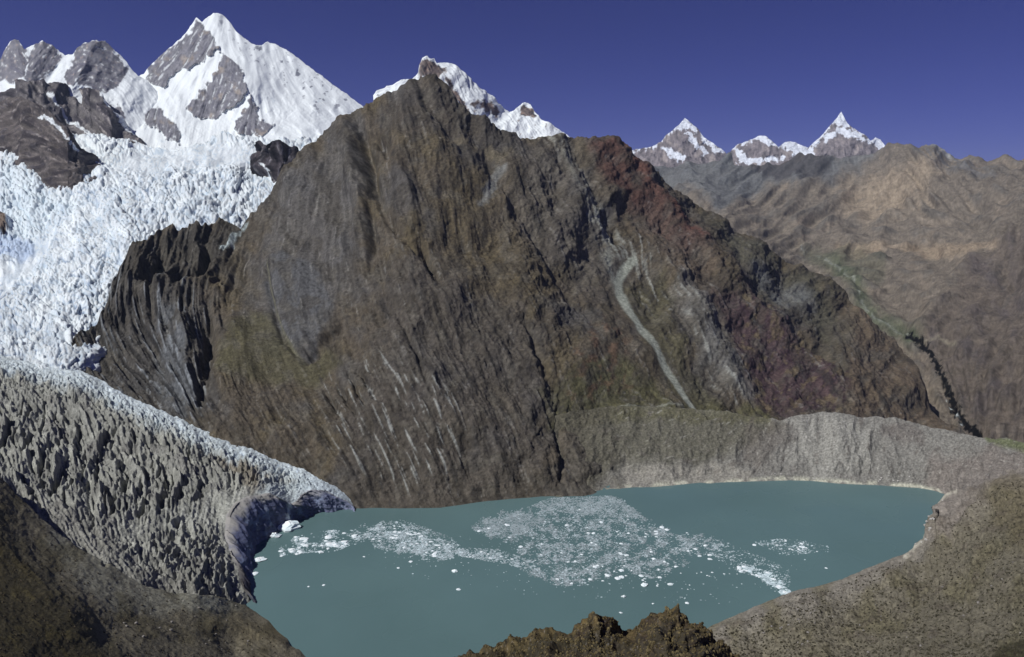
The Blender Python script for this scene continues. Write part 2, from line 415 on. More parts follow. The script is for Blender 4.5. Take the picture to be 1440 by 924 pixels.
def c_big(X, Y, T, P):
    rock = big_rock(X, Y)
    f = ST_BIG.fine(X, Y); n = fbm(X, Y, 22, 5, 56); n2 = fbm(X, Y, 7, 4, 57)
    c = np.ones(X.shape + (3,)) * SNOW
    c = c * (1 - .05 * sst(0, 1.5, f) - .06 * sst(.1, .8, n))[..., None]
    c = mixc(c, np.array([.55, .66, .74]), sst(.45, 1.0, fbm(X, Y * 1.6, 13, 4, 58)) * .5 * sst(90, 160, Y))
    rc = np.ones(X.shape + (3,)) * A(112, 112, 118)
    rc = mixc(rc, A(84, 84, 92), sst(0, 1.2, f + n))
    rc = mixc(rc, A(142, 132, 120), sst(.2, .8, fbm(X, Y, 18, 3, 59)) * .6)
    rc = rc * (1 + .22 * n2 + .14 * f + .2 * fbm(X, Y, 3, 2, 92))[..., None]
    rc = mixc(rc, SNOW * .8, sst(1.1, 1.8, -f + n2 * 1.3) * .7)
    c = mixc(c, rc, rock)
    # small rock teeth showing through the snow of the long right shoulder
    teeth = sst(.38, .60, fbm(X, Y, 9, 3, 90)) * mask(X, Y, [(310, 30), (345, 55), (410, 80), (500, 145), (450, 160), (400, 120), (340, 70)], 12, 8, 20, 91)
    c = mixc(c, A(95, 98, 112), teeth * .85)
    return c
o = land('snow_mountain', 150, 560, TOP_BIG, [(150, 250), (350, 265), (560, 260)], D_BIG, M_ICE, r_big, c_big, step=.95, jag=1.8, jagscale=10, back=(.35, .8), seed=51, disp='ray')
tag(o, 'tallest snow mountain at upper left with grey rock face and white right shoulder', 'mountain', None, 'structure')

TOP_L = [(-60, 90), (-20, 80), (0, 84), (8, 68), (14, 58), (20, 54), (27, 58), (34, 68), (41, 66), (50, 62), (60, 57), (68, 60), (78, 68), (92, 78), (103, 76), (108, 68), (118, 61), (130, 57), (148, 58), (156, 66), (166, 74), (178, 88), (186, 99), (198, 108), (212, 118), (240, 150)]
D_L = Depth([(-60, 90, 't', 3900), (0, 84, 't', 3950), (60, 60, 't', 4050), (135, 60, 't', 4150), (198, 108, 't', 4050), (240, 150, 't', 3900), (-60, 160, 't', 3300), (30, 120, 't', 3600), (100, 130, 't', 3650), (150, 130, 't', 3700), (200, 170, 't', 3600), (100, 220, 't', 3100), (240, 240, 't', 3200)])
ST_L = Strata((-70, 40, 250, 260), [(20, 80, 60), (60, 90, 130), (90, 100, 130), (140, 90, 20), (170, 110, 35), (190, 140, 70), (10, 110, 20), (0, 130, 10)], 2.4, 20, 12)
ROCKS_L = [[(-60, 90), (0, 80), (12, 58), (22, 52), (36, 70), (42, 84), (34, 105), (20, 117), (4, 112), (-60, 120)], [(42, 70), (52, 60), (62, 55), (80, 70), (86, 80), (78, 94), (66, 106), (54, 116), (44, 122), (34, 116), (40, 96)],
           [(102, 80), (108, 66), (130, 55), (150, 56), (162, 74), (180, 98), (176, 110), (150, 132), (128, 122), (108, 118), (92, 122), (90, 108), (100, 96)],
           [(150, 150), (172, 150), (176, 172), (160, 175)]]
def c_left(X, Y, T, P):
    f = ST_L.fine(X, Y); n = fbm(X, Y, 20, 5, 66); n2 = fbm(X, Y, 6, 4, 67)
    c = np.ones(X.shape + (3,)) * SNOW * (1 - .06 * sst(0, 1.5, f))[..., None]
    rc = np.ones(X.shape + (3,)) * A(110, 110, 116)
    rc = mixc(rc, A(80, 80, 90), sst(-.3, 1.2, f + n)); rc = mixc(rc, A(140, 128, 116), sst(.2, .8, n2) * .5)
    rc = rc * (1 + .25 * n2 + .14 * f)[..., None]
    rc = mixc(rc, SNOW * .85, sst(1.0, 1.7, -f * .8 + n2 * 1.2) * .85)
    m = np.zeros(X.shape)
    for i, p in enumerate(ROCKS_L): m = np.maximum(m, mask(X, Y, p, .9, 4.5, 10, 70 + i))
    return mixc(c, rc, m)
def r_left(X, Y, T):
    h = T * (.010 * fbm(X, Y, 50, 4, 61) + .005 * (ridged(X, Y, 30, 6, 62, .52) - .4) + .0005 * ST_L.fine(X, Y) + .0009 * ST_L.broad(X, Y))
    for ln, a in (([(20, 54), (30, 90), (34, 125)], .02), ([(130, 57), (120, 90), (100, 125)], .02), ([(62, 57), (50, 90), (40, 120)], .012), ([(90, 78), (70, 110), (50, 140)], -.014)):
        d, s = dline(X, Y, ln); h += T * a * np.exp(-d / 16)
    return h
o = land('snow_mountain', -60, 240, TOP_L, [(-60, 235), (240, 250)], D_L, M_ICE, r_left, c_left, step=.95, jag=2.6, jagscale=10, back=(.3, .8), seed=61, disp='ray')
tag(o, 'row of grey rock towers dusted with snow in the upper left corner', 'mountain', None, 'structure')

# ================================================================== GLACIER
glacier = bpy.data.objects.new('glacier', None); C.objects.link(glacier); glacier.location = (0, 0, 0)
tag(glacier, 'white icefall sweeping down into a grey debris covered tongue at the lake', 'glacier', None, 'structure')
D_ICE = Depth([(-60, 215, 't', 2900), (0, 235, 't', 2550), (100, 225, 't', 2700), (150, 200, 't', 3000), (200, 190, 't', 3250), (330, 160, 't', 3500), (430, 165, 't', 3550), (560, 150, 't', 3900),
    (350, 240, 't', 2600), (430, 200, 't', 3000), (560, 230, 't', 3000), (200, 240, 't', 2500), (300, 270, 't', 2200), (380, 280, 't', 2150), (100, 280, 't', 2200), (0, 300, 't', 2100), (-60, 300, 't', 2050), (180, 320, 't', 1800), (300, 320, 't', 1850), (60, 350, 't', 1800), (0, 375, 't', 1700),
    (100, 400, 't', 1480), (0, 430, 't', 1400), (-60, 430, 't', 1380), (110, 470, 't', 1230), (0, 500, 't', 1130), (100, 520, 't', 1085), (128, 505, 't', 1150), (150, 530, 't', 1170), (180, 560, 't', 1150), (0, 560, 't', 1010), (200, 640, 't', 1080), (-60, 640, 't', 900), (300, 400, 't', 1650), (300, 640, 't', 1120), (500, 300, 't', 2200)])
ST_ICE = Strata((-70, 130, 570, 660), [(50, 230, 30), (0, 260, 30), (60, 320, 100), (250, 215, 172), (380, 210, 165), (200, 260, 150), (300, 260, 155), (130, 330, 120), (60, 400, 120), (30, 480, 80), (100, 480, 70), (450, 180, 165), (350, 300, 145)], 3.4, 16, 15)
NUN = [[(-60, 305), (0, 308), (14, 316), (16, 328), (6, 337), (-60, 340)]]
BLUEPATCH = [(-60, 340), (18, 336), (30, 342), (48, 344), (46, 362), (30, 370), (14, 362), (-60, 372)]
def r_ice(X, Y, T):
    sm = mask(X, Y, [(150, 235), (215, 200), (320, 200), (380, 225), (350, 240), (250, 240), (170, 250)], 14, 10, 30, 80)   # smooth snow basin
    sm = np.maximum(sm, mask(X, Y, [(-60, 395), (0, 385), (60, 340), (75, 350), (40, 385), (0, 425), (-60, 440)], 8, 8, 20, 81))
    a = 1 - .85 * sm
    Xw = X + 5 * fbm(X, Y, 18, 3, 82); Yw = Y + 5 * fbm(X, Y, 18, 3, 83)
    f1, f2, cid = worley(Xw, Yw * 1.35, 8.5, 84)
    g1, g2, gid = worley(Xw + 50, Yw * 1.35, 4.2, 85)
    h = T * a * (.0018 * (cid - .5) + .0018 * np.clip(f2 - f1, 0, .35) / .35 + .0011 * (gid - .5) + .0011 * np.clip(g2 - g1, 0, .3) / .3)
    b1, b2, bid = worley(X + 12 * fbm(X, Y, 34, 3, 96), (Y + 12 * fbm(X, Y, 34, 3, 97)) * 1.9, 21, 98)
    h += T * a * (.0045 * (bid - .5) + .0032 * np.clip(b2 - b1, 0, .2) / .2)
    h += T * (.006 * fbm(X, Y, 60, 4, 86) + .0004 * a * ST_ICE.fine(X, Y) + .0008 * ST_ICE.broad(X, Y))
    h += T * .01 * mask(X, Y, [(-60, 305), (0, 308), (14, 316), (16, 328), (6, 337), (-60, 340)], 5, 4, 10, 87)
    return h
def c_ice(X, Y, T, P):
    n = fbm(X, Y, 40, 4, 88); n2 = fbm(X, Y, 8, 4, 89); f = ST_ICE.fine(X, Y)
    c = np.ones(X.shape + (3,)) * SNOW
    f1, f2, cid = worley(X + 5 * fbm(X, Y, 18, 3, 82), (Y + 5 * fbm(X, Y, 18, 3, 83)) * 1.35, 8.5, 84)
    cre = sst(.16, .02, f2 - f1)
    b1, b2, bid = worley(X + 12 * fbm(X, Y, 34, 3, 96), (Y + 12 * fbm(X, Y, 34, 3, 97)) * 1.9, 21, 98)
    c = c * (.90 - .10 * sst(-.2, .6, n) + .10 * (bid - .5))[..., None] * np.array([.98, .99, 1.0])
    c = mixc(c, np.array([.40, .48, .56]), sst(-.15, .5, fbm(X * 1.3 + Y * .5, Y, 26, 5, 99) + .2 * f) * .5 * sst(225, 260, Y))  # blue-grey shading of the icefall, put into the colour in patches
    c = mixc(c, np.array([.22, .29, .40]), sst(.13, .03, b2 - b1) * sst(-.3, .3, fbm(X, Y, 50, 2, 100)) * .9 * sst(235, 255, Y))  # gaps between the large blocks darkened in the colour, like shade
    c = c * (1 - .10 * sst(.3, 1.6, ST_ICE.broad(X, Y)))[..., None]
    c = mixc(c, np.array([.42, .53, .63]), cre * sst(-.5, .5, n + .3) * .75)  # crevasse shade mixed into the ice colour
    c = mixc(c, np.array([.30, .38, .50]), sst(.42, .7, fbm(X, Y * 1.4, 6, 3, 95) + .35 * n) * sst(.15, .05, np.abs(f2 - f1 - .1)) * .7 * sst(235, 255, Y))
    c = mixc(c, np.array([.62, .72, .78]), mask(X, Y, [(-60, 225), (20, 235), (80, 280), (110, 290), (60, 330), (20, 345), (-60, 370)], 14, 12, 30, 92) * .6)
    c = mixc(c, np.array([.40, .50, .66]), mask(X, Y, BLUEPATCH, 4, 5, 12, 93) * .8)
    c = mixc(c, A(96, 84, 74), mask(X, Y, NUN[0], 2, 4, 10, 94))
    # dirt gathering towards the foot of the icefall
    dirt = sst(420, 540, Y + 40 * n - (X - 60) * .25)
    c = mixc(c, A(150, 152, 150), dirt * .45 * sst(-.6, .6, n2 + .2 * f))
    return c
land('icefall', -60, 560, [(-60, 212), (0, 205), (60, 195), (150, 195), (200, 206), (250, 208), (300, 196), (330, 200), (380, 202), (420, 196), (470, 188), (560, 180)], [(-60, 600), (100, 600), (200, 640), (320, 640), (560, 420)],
     D_ICE, M_ICE, r_ice, c_ice, step=1.1, jag=2, back=(.06, .4), seed=81, parent=glacier)

# ------------------------------------------------ dark rock spurs standing in the ice
def spur(x0, x1, top, foot, t_crest_gain, label, seed, ctrl, base, dark, streak, snowlines=(), relief_k=1.0):
    foot_t = lambda x: D_ICE(x, lerpline(x, foot))
    class DD:
        def __call__(s, X, Y):
            fy = lerpline(X, foot); tf = foot_t(X); ty = lerpline(X, top)
            v = (fy - Y) / np.maximum(fy - ty, 4)
            wv = 1000 / tf
            wtop = 1000 / (tf * t_crest_gain)
            up = wv * (1 - v) + wtop * v
            dn = wv * (1 + v * 1.6 * np.maximum(fy - ty, 4) / 100)
            return 1000 / np.where(v >= 0, up, np.maximum(dn, wv * .6))
    st = Strata((x0 - 5, min(p[1] for p in top) - 10, x1 + 5, max(p[1] for p in foot) + 40), ctrl, 2.6, 24, seed)
    def relief(X, Y, T):
        return T * relief_k * (.010 * fbm(X, Y, 45, 4, seed + 1) + .005 * (ridged(X, Y, 30, 6, seed + 2, .54) - .4) + .0004 * st.fine(X, Y) + .0012 * st.broad(X, Y))
    def colour(X, Y, T, P):
        f = st.fine(X, Y); n = fbm(X, Y, 24, 5, seed + 3); n2 = fbm(X, Y, 7, 4, seed + 4)
        c = np.ones(X.shape + (3,)) * base
        c = mixc(c, dark, sst(-.4, .9, .6 * st.broad(X, Y) + n * 1.2)); c = mixc(c, streak, sst(.6, 2.0, f + n2 * .6) * .6)
        c = mixc(c, A(58, 56, 62), sst(.3, .9, fbm(X, Y, 10, 4, seed + 6) + .3 * f) * .7); c = mixc(c, A(140, 136, 134), sst(.5, 1.0, fbm(X, Y, 6, 4, seed + 7) + .25 * f) * .5)
        c = c * (1 + .18 * n2 + .1 * f)[..., None]
        for ln, w in snowlines:
            d, s = dline(X, Y, ln); c = mixc(c, SNOW * .9, sst(1, .5, (d + n2 * w * 1.0) / w))
        return c
    bot = [(p[0], p[1] + 26) for p in foot]
    o = land('rock_spur', x0, x1, top, bot, DD(), M_ROCK, relief, colour, step=.95, jag=2.2, jagscale=10, back=(.05, .8), seed=seed)
    return tag(o, label, 'mountain spur', 'rock spurs standing out of the glacier', 'structure')

spur(-60, 198, [(-60, 150), (0, 128), (38, 110), (70, 115), (100, 122), (125, 124), (140, 130), (165, 160), (180, 178), (194, 196), (198, 206)], [(-60, 200), (60, 200), (100, 192), (130, 192), (160, 203), (185, 206), (198, 207)], 1.16,
     'brown streaked rock spur with a snow seam below the snowy towers', 101, [(40, 140, 50), (90, 150, 50), (130, 150, 50), (170, 180, 45), (0, 150, 150)], A(98, 95, 95), A(64, 61, 66), A(138, 133, 130),
     [([(68, 130), (80, 145), (100, 165), (130, 192)], 3.0), ([(143, 135), (160, 155), (180, 180), (194, 194)], 3.0)])
spur(-60, 153, [(-60, 165), (0, 142), (22, 132), (40, 140), (60, 150), (82, 170), (105, 186), (125, 212), (142, 230), (153, 243)], [(-60, 212), (0, 224), (24, 236), (40, 244), (52, 258), (70, 268), (95, 277), (115, 272), (135, 256), (148, 246), (153, 245)], 1.13,
     'broad dark brown rock spur wedged between two arms of white ice', 102, [(20, 170, 130), (60, 180, 40), (100, 210, 50), (100, 260, 170), (50, 230, 150)], A(86, 81, 79), A(58, 54, 56), A(116, 109, 104),
     [([(50, 160), (70, 168), (90, 188), (115, 208)], 3.2)])
spur(338, 440, [(338, 238), (344, 232), (352, 222), (363, 202), (368, 198), (374, 206), (384, 206), (395, 200), (402, 206), (412, 208), (420, 216), (440, 214)], [(338, 240), (350, 248), (365, 255), (385, 262), (400, 265), (440, 265)], 1.03,
     'small black crag poking out of the snow beside the mountain ridge', 103, [(360, 225, 110), (390, 235, 100), (410, 230, 80)], A(66, 62, 66), A(34, 32, 36), A(100, 100, 108),
     [([(372, 232), (378, 240), (370, 252)], 2.2)], 1.3)

# ================================================================== SNOW RIDGE BEHIND THE MAIN MOUNTAIN
TOP_SR = [(525, 135), (540, 124), (548, 119), (565, 113), (580, 108), (588, 102), (590, 92), (594, 84), (600, 79), (606, 82), (612, 78), (616, 87), (628, 87), (640, 93), (652, 103), (664, 112), (676, 122), (690, 132), (702, 143), (710, 150), (717, 158), (724, 154), (730, 148), (738, 143), (746, 147), (752, 156), (760, 168), (770, 176), (782, 181), (792, 187), (800, 193), (820, 212)]
D_SR = Depth([(525, 135, 't', 2050), (600, 80, 't', 2150), (717, 158, 't', 2250), (738, 143, 't', 2300), (820, 212, 't', 2200), (560, 170, 't', 1950), (650, 200, 't', 1950), (760, 230, 't', 2000), (820, 250, 't', 2000), (660, 140, 't', 2100)])
ST_SR = Strata((520, 70, 825, 260), [(560, 120, 150), (600, 95, 60), (650, 120, 55), (700, 160, 50), (738, 155, 60), (780, 190, 30)], 2.2, 16, 110)
def c_sr(X, Y, T, P):
    f = ST_SR.fine(X, Y); n2 = fbm(X, Y, 6, 4, 111)
    c = np.ones(X.shape + (3,)) * SNOW * (1 - .05 * sst(0, 1.5, f))[..., None]
    rc = np.ones(X.shape + (3,)) * A(96, 88, 86); rc = mixc(rc, A(134, 118, 108), sst(-.2, .6, n2)); rc = mixc(rc, A(60, 58, 62), sst(.2, 1.4, f))
    m = mask(X, Y, [(586, 108), (590, 90), (600, 82), (618, 92), (626, 96), (620, 112), (600, 108)], 1.5, 4, 8, 112)
    m = np.maximum(m, mask(X, Y, [(732, 150), (738, 145), (748, 152), (754, 164), (742, 162), (730, 164)], 1.2, 3, 8, 113))
    m = np.maximum(m, mask(X, Y, [(618, 95), (630, 112), (648, 135), (662, 155), (655, 160), (635, 130)], 1.5, 3, 8, 114))
    m = np.maximum(m, mask(X, Y, [(678, 142), (690, 144), (704, 156), (700, 164), (684, 156), (660, 146)], 2, 5, 8, 115))
    m = np.maximum(m, sst(.62, .85, fbm(X, Y, 7, 3, 116)) * .7)
    return mixc(c, rc, m)
o = land('snow_mountain', 525, 820, TOP_SR, [(525, 170), (660, 225), (820, 250)], D_SR, M_ICE,
    lambda X, Y, T: T * (.005 * fbm(X, Y, 40, 3, 117) + .0012 * (ridged(X, Y, 22, 5, 118, .42) - .4) + .0004 * ST_SR.fine(X, Y)), c_sr, step=.9, jag=1.6, jagscale=8, back=(.1, .9), seed=110)
tag(o, 'snow covered crest with a small rocky summit rising behind the brown mountain', 'mountain', None, 'structure')

# ================================================================== MAIN BROWN MOUNTAIN
TOP_M = [(98, 492), (105, 478), (113, 464), (126, 452), (140, 438), (150, 420), (158, 396), (170, 370), (184, 348), (200, 345), (212, 334), (225, 322), (240, 318), (252, 322), (268, 316), (284, 318), (296, 310), (312, 304), (326, 306), (334, 312), (342, 300), (356, 288), (372, 272), (385, 260), (398, 246), (412, 232), (426, 218), (440, 204), (455, 188), (470, 171), (486, 158), (500, 148), (520, 140), (536, 134), (541, 130), (550, 129), (562, 125), (578, 119), (592, 113), (602, 113), (612, 118), (622, 124), (632, 136), (641, 146), (652, 156), (662, 165), (676, 173), (690, 178), (706, 180), (722, 184), (740, 188), (756, 190), (775, 192), (795, 196), (808, 199), (824, 201), (836, 198), (845, 196), (856, 201), (866, 207), (878, 218), (890, 226), (905, 236), (920, 243), (940, 252), (958, 258), (975, 268), (990, 279), (1003, 289), (1015, 296), (1030, 308), (1048, 322), (1065, 334), (1085, 345), (1100, 354), (1118, 364), (1135, 372), (1150, 383), (1168, 396), (1185, 409), (1198, 430), (1212, 442), (1226, 454), (1240, 463), (1258, 472), (1266, 482), (1276, 498), (1290, 518), (1302, 538), (1314, 560), (1326, 582), (1338, 600), (1350, 612), (1385, 640)]
D_M = Depth([(105, 478, 't', 1180), (150, 420, 't', 1300), (184, 348, 't', 1480), (225, 322, 't', 1560), (300, 308, 't', 1640), (335, 312, 't', 1620), (385, 260, 't', 1720), (440, 204, 't', 1830), (500, 148, 't', 1900), (541, 122, 't', 1950), (602, 107, 't', 1980), (662, 158, 't', 1930), (740, 182, 't', 1960), (808, 199, 't', 2020), (845, 196, 't', 2060), (890, 226, 't', 2100), (958, 258, 't', 2150), (1048, 322, 't', 2200), (1135, 372, 't', 2250), (1198, 430, 't', 2200), (1272, 480, 't', 2050), (1330, 556, 't', 1750), (1385, 618, 't', 1450),
    (130, 540, 't', 1065), (180, 575, 't', 1020), (280, 600, 't', 965), (340, 630, 't', 930), (400, 652, 't', 908), (440, 672, 't', 886), (492, 712, 'z', 2), (560, 716, 'z', 0), (620, 714, 'z', 0), (660, 708, 'z', 0), (700, 703, 'z', 0), (760, 698, 'z', 0), (800, 698, 'z', 0), (820, 694, 'z', 2), (850, 694, 'z', 0),
    (560, 760, 'z', -28), (700, 760, 'z', -35), (400, 730, 'z', -25), (800, 740, 'z', -25),
    (180, 440, 't', 1270), (250, 400, 't', 1380), (250, 500, 't', 1130), (350, 450, 't', 1260), (330, 540, 't', 1060), (420, 350, 't', 1420), (420, 560, 't', 1010), (480, 250, 't', 1640), (500, 420, 't', 1200), (560, 330, 't', 1330), (600, 200, 't', 1680), (640, 420, 't', 1190), (600, 560, 't', 970), (700, 300, 't', 1500), (720, 500, 't', 1100), (760, 600, 't', 945), (800, 350, 't', 1520), (820, 480, 't', 1230), (850, 570, 't', 1070), (880, 370, 't', 1640), (920, 470, 't', 1360), (950, 330, 't', 1850), (980, 570, 't', 1150), (1050, 450, 't', 1620), (1100, 560, 't', 1270), (1150, 470, 't', 1750), (1200, 560, 't', 1400), (1280, 600, 't', 1330), (1300, 560, 't', 1600), (1385, 700, 't', 1150), (1000, 680, 't', 1000), (870, 680, 't', 940), (1200, 680, 't', 1080)])
CTRL_M = [(130, 480, 70), (150, 400, 115), (185, 380, 115), (220, 350, 110), (260, 340, 100), (300, 320, 120), (240, 400, 150), (290, 390, 150), (200, 460, 60), (250, 450, 75), (270, 500, 80), (240, 540, 45), (200, 520, 30), (290, 550, 80), (310, 450, 75), (160, 520, 50),
    (400, 260, 125), (440, 230, 120), (480, 180, 125), (360, 330, 115), (340, 390, 105), (420, 330, 115), (470, 300, 110), (400, 430, 65), (390, 370, 80), (430, 480, 50), (350, 480, 90), (320, 600, 30),
    (540, 160, 100), (520, 200, 80), (510, 240, 85), (540, 280, 80), (590, 140, 70), (620, 150, 60), (700, 200, 75), (690, 260, 100), (640, 300, 80),
    (480, 370, 100), (530, 340, 85), (560, 330, 70), (590, 370, 60), (620, 330, 75), (660, 400, 62), (560, 430, 68), (640, 200, 60), (460, 430, 95), (700, 300, 70),
    (480, 560, 62), (520, 600, 62), (560, 600, 65), (600, 640, 60), (460, 640, 50), (540, 520, 60), (620, 520, 62), (680, 480, 62), (680, 600, 70), (720, 440, 55), (740, 520, 60), (790, 560, 72), (790, 640, 80), (560, 690, 70), (640, 690, 75), (720, 680, 80), (420, 600, 50),
    (760, 230, 60), (800, 260, 62), (760, 320, 62), (800, 400, 60), (830, 460, 58), (740, 380, 60), (860, 300, 62), (880, 250, 50), (920, 300, 48), (960, 290, 45), (1000, 320, 45), (870, 390, 70), (900, 360, 100), (930, 380, 60), (960, 420, 58), (1000, 480, 60), (1040, 540, 55), (960, 520, 75), (900, 500, 60),
    (1000, 380, 48), (1060, 380, 42), (1100, 400, 38), (1060, 440, 50), (1100, 480, 42), (1150, 430, 45), (1180, 500, 110), (1200, 470, 60), (1120, 540, 45), (1160, 560, 50), (1240, 500, 40), (1250, 560, 50), (1320, 580, 55), (860, 610, 170), (950, 600, 5), (1000, 560, 30), (890, 560, 175), (850, 530, 60)]
ST_M = Strata((95, 95, 1392, 765), CTRL_M, 3.0, 40, 120)
ST_M2 = Strata((95, 95, 1392, 765), CTRL_M, 5.2, 52, 130)
def feats(X, Y, L):
    h = 0
    for ln, amp, w in L:
        d, s = dline(X, Y, ln)
        h = h + amp * np.exp(-(d / w) ** 2) * np.sin(np.pi * np.clip(s * .94 + .03, 0, 1)) ** .5
    return h
GUL_M = [([(500, 165), (508, 200), (520, 240), (530, 275), (540, 300)], -.016, 8), ([(540, 300), (560, 330), (590, 360), (620, 395)], -.009, 6), ([(512, 180), (540, 200), (548, 225)], -.008, 6), ([(520, 275), (522, 340), (520, 380)], -.008, 5), ([(484, 190), (496, 240), (508, 290), (500, 340)], .014, 11), ([(565, 180), (560, 240), (575, 300)], .012, 14),
    ([(640, 130), (655, 165), (700, 240), (760, 330), (810, 420), (850, 500)], -.006, 10), ([(590, 120), (600, 150), (640, 200)], -.006, 9), ([(620, 112), (650, 160), (690, 180)], .01, 12),
    ([(590, 345), (605, 370), (606, 385)], -.012, 4), ([(795, 540), (790, 590), (792, 650), (785, 690)], -.007, 4), ([(730, 430), (760, 500), (790, 560)], -.006, 6),
    ([(800, 205), (840, 280), (870, 330), (890, 370)], -.007, 10), ([(860, 205), (910, 260), (960, 320), (1010, 380), (1080, 450), (1150, 510), (1185, 545)], .010, 15), ([(1185, 545), (1180, 515), (1160, 490), (1110, 460)], -.006, 6),
    ([(900, 320), (950, 400), (990, 470), (1050, 560)], .007, 14), ([(375, 370), (380, 430), (400, 480), (428, 505)], -.006, 5), ([(428, 505), (455, 470), (480, 450)], -.007, 5),
    ([(200, 350), (196, 390), (160, 430)], .012, 14), ([(228, 350), (222, 385), (200, 400)], -.012, 8), ([(286, 325), (292, 360), (280, 385), (240, 400)], -.016, 8), ([(325, 330), (315, 360), (290, 390), (250, 405), (200, 415), (150, 440)], .010, 10), ([(290, 420), (296, 460), (290, 520), (280, 570)], -.014, 9), ([(250, 440), (262, 480), (268, 540)], .012, 12), ([(133, 470), (128, 500), (150, 525)], -.010, 8), ([(305, 420), (320, 470), (304, 480)], -.006, 6),
    ([(455, 540), (478, 585)], -.008, 3), ([(470, 530), (500, 585)], -.008, 3), ([(486, 520), (515, 575)], -.007, 3), ([(500, 515), (530, 565)], -.007, 3), ([(560, 445), (585, 500), (600, 540)], -.006, 4)]
def r_m(X, Y, T):
    crag = mask(X, Y, [(95, 440), (170, 340), (260, 310), (335, 305), (330, 400), (300, 480), (300, 600), (200, 590), (95, 500)], 14, 10, 30, 131)
    smooth = mask(X, Y, [(320, 430), (380, 380), (430, 500), (520, 500), (440, 560), (300, 520)], 14, 12, 40, 132)
    smooth = np.maximum(smooth, mask(X, Y, [(640, 190), (760, 200), (700, 320), (760, 420), (660, 430), (590, 330)], 20, 16, 40, 133) * .5)
    smooth = np.maximum(smooth, mask(X, Y, [(820, 400), (880, 400), (980, 570), (800, 575)], 14, 12, 40, 134) * .6)
    a = 1 - .65 * smooth
    f = ST_M.fine(X, Y); b = ST_M.broad(X, Y); m2 = ST_M2.fine(X, Y); b2 = ST_M2.broad(X, Y)
    bx = X * .8 + Y * .6; by = -X * .6 + Y * .8
    h = T * (.016 * fbm(X, Y, 130, 3, 135) + .0050 * fbm(X, Y, 42, 4, 136) * a + .0034 * (ridged(X, Y, 34, 6, 137, .5) - .4) * a)
    h += T * a * (.00032 * f + .00055 * b + .00035 * m2 + .00060 * b2) * (1 + 1.8 * crag)
    h += T * a * .0010 * fbm(X, Y, 4.5, 3, 138, .65)
    h += T * .006 * crag * (ridged(X, Y, 40, 5, 139) - .3)
    low = sst(560, 640, Y)
    h += T * feats(X + 3 * fbm(X, Y, 16, 3, 193), Y + 3 * fbm(X, Y, 16, 3, 194), GUL_M) * 1.35
    shore = sst(0, 26, lerpline(X, [(95, 900), (480, 712), (620, 714), (760, 698), (860, 696), (900, 760)]) - Y)
    dch = dline(X, Y, SCREE_CHUTE[1:])[0]; flat = sst(6, 18, dch); big = T * .016 * fbm(X, Y, 130, 3, 135)
    h = big + (h - big) * (.08 + .92 * flat)
    return h * (.12 + .88 * shore)
SCREE_CHUTE = [(862, 330), (872, 352), (890, 366), (880, 376), (872, 392), (874, 410), (884, 432), (898, 458), (914, 484), (932, 510), (952, 535), (968, 556), (982, 572)]
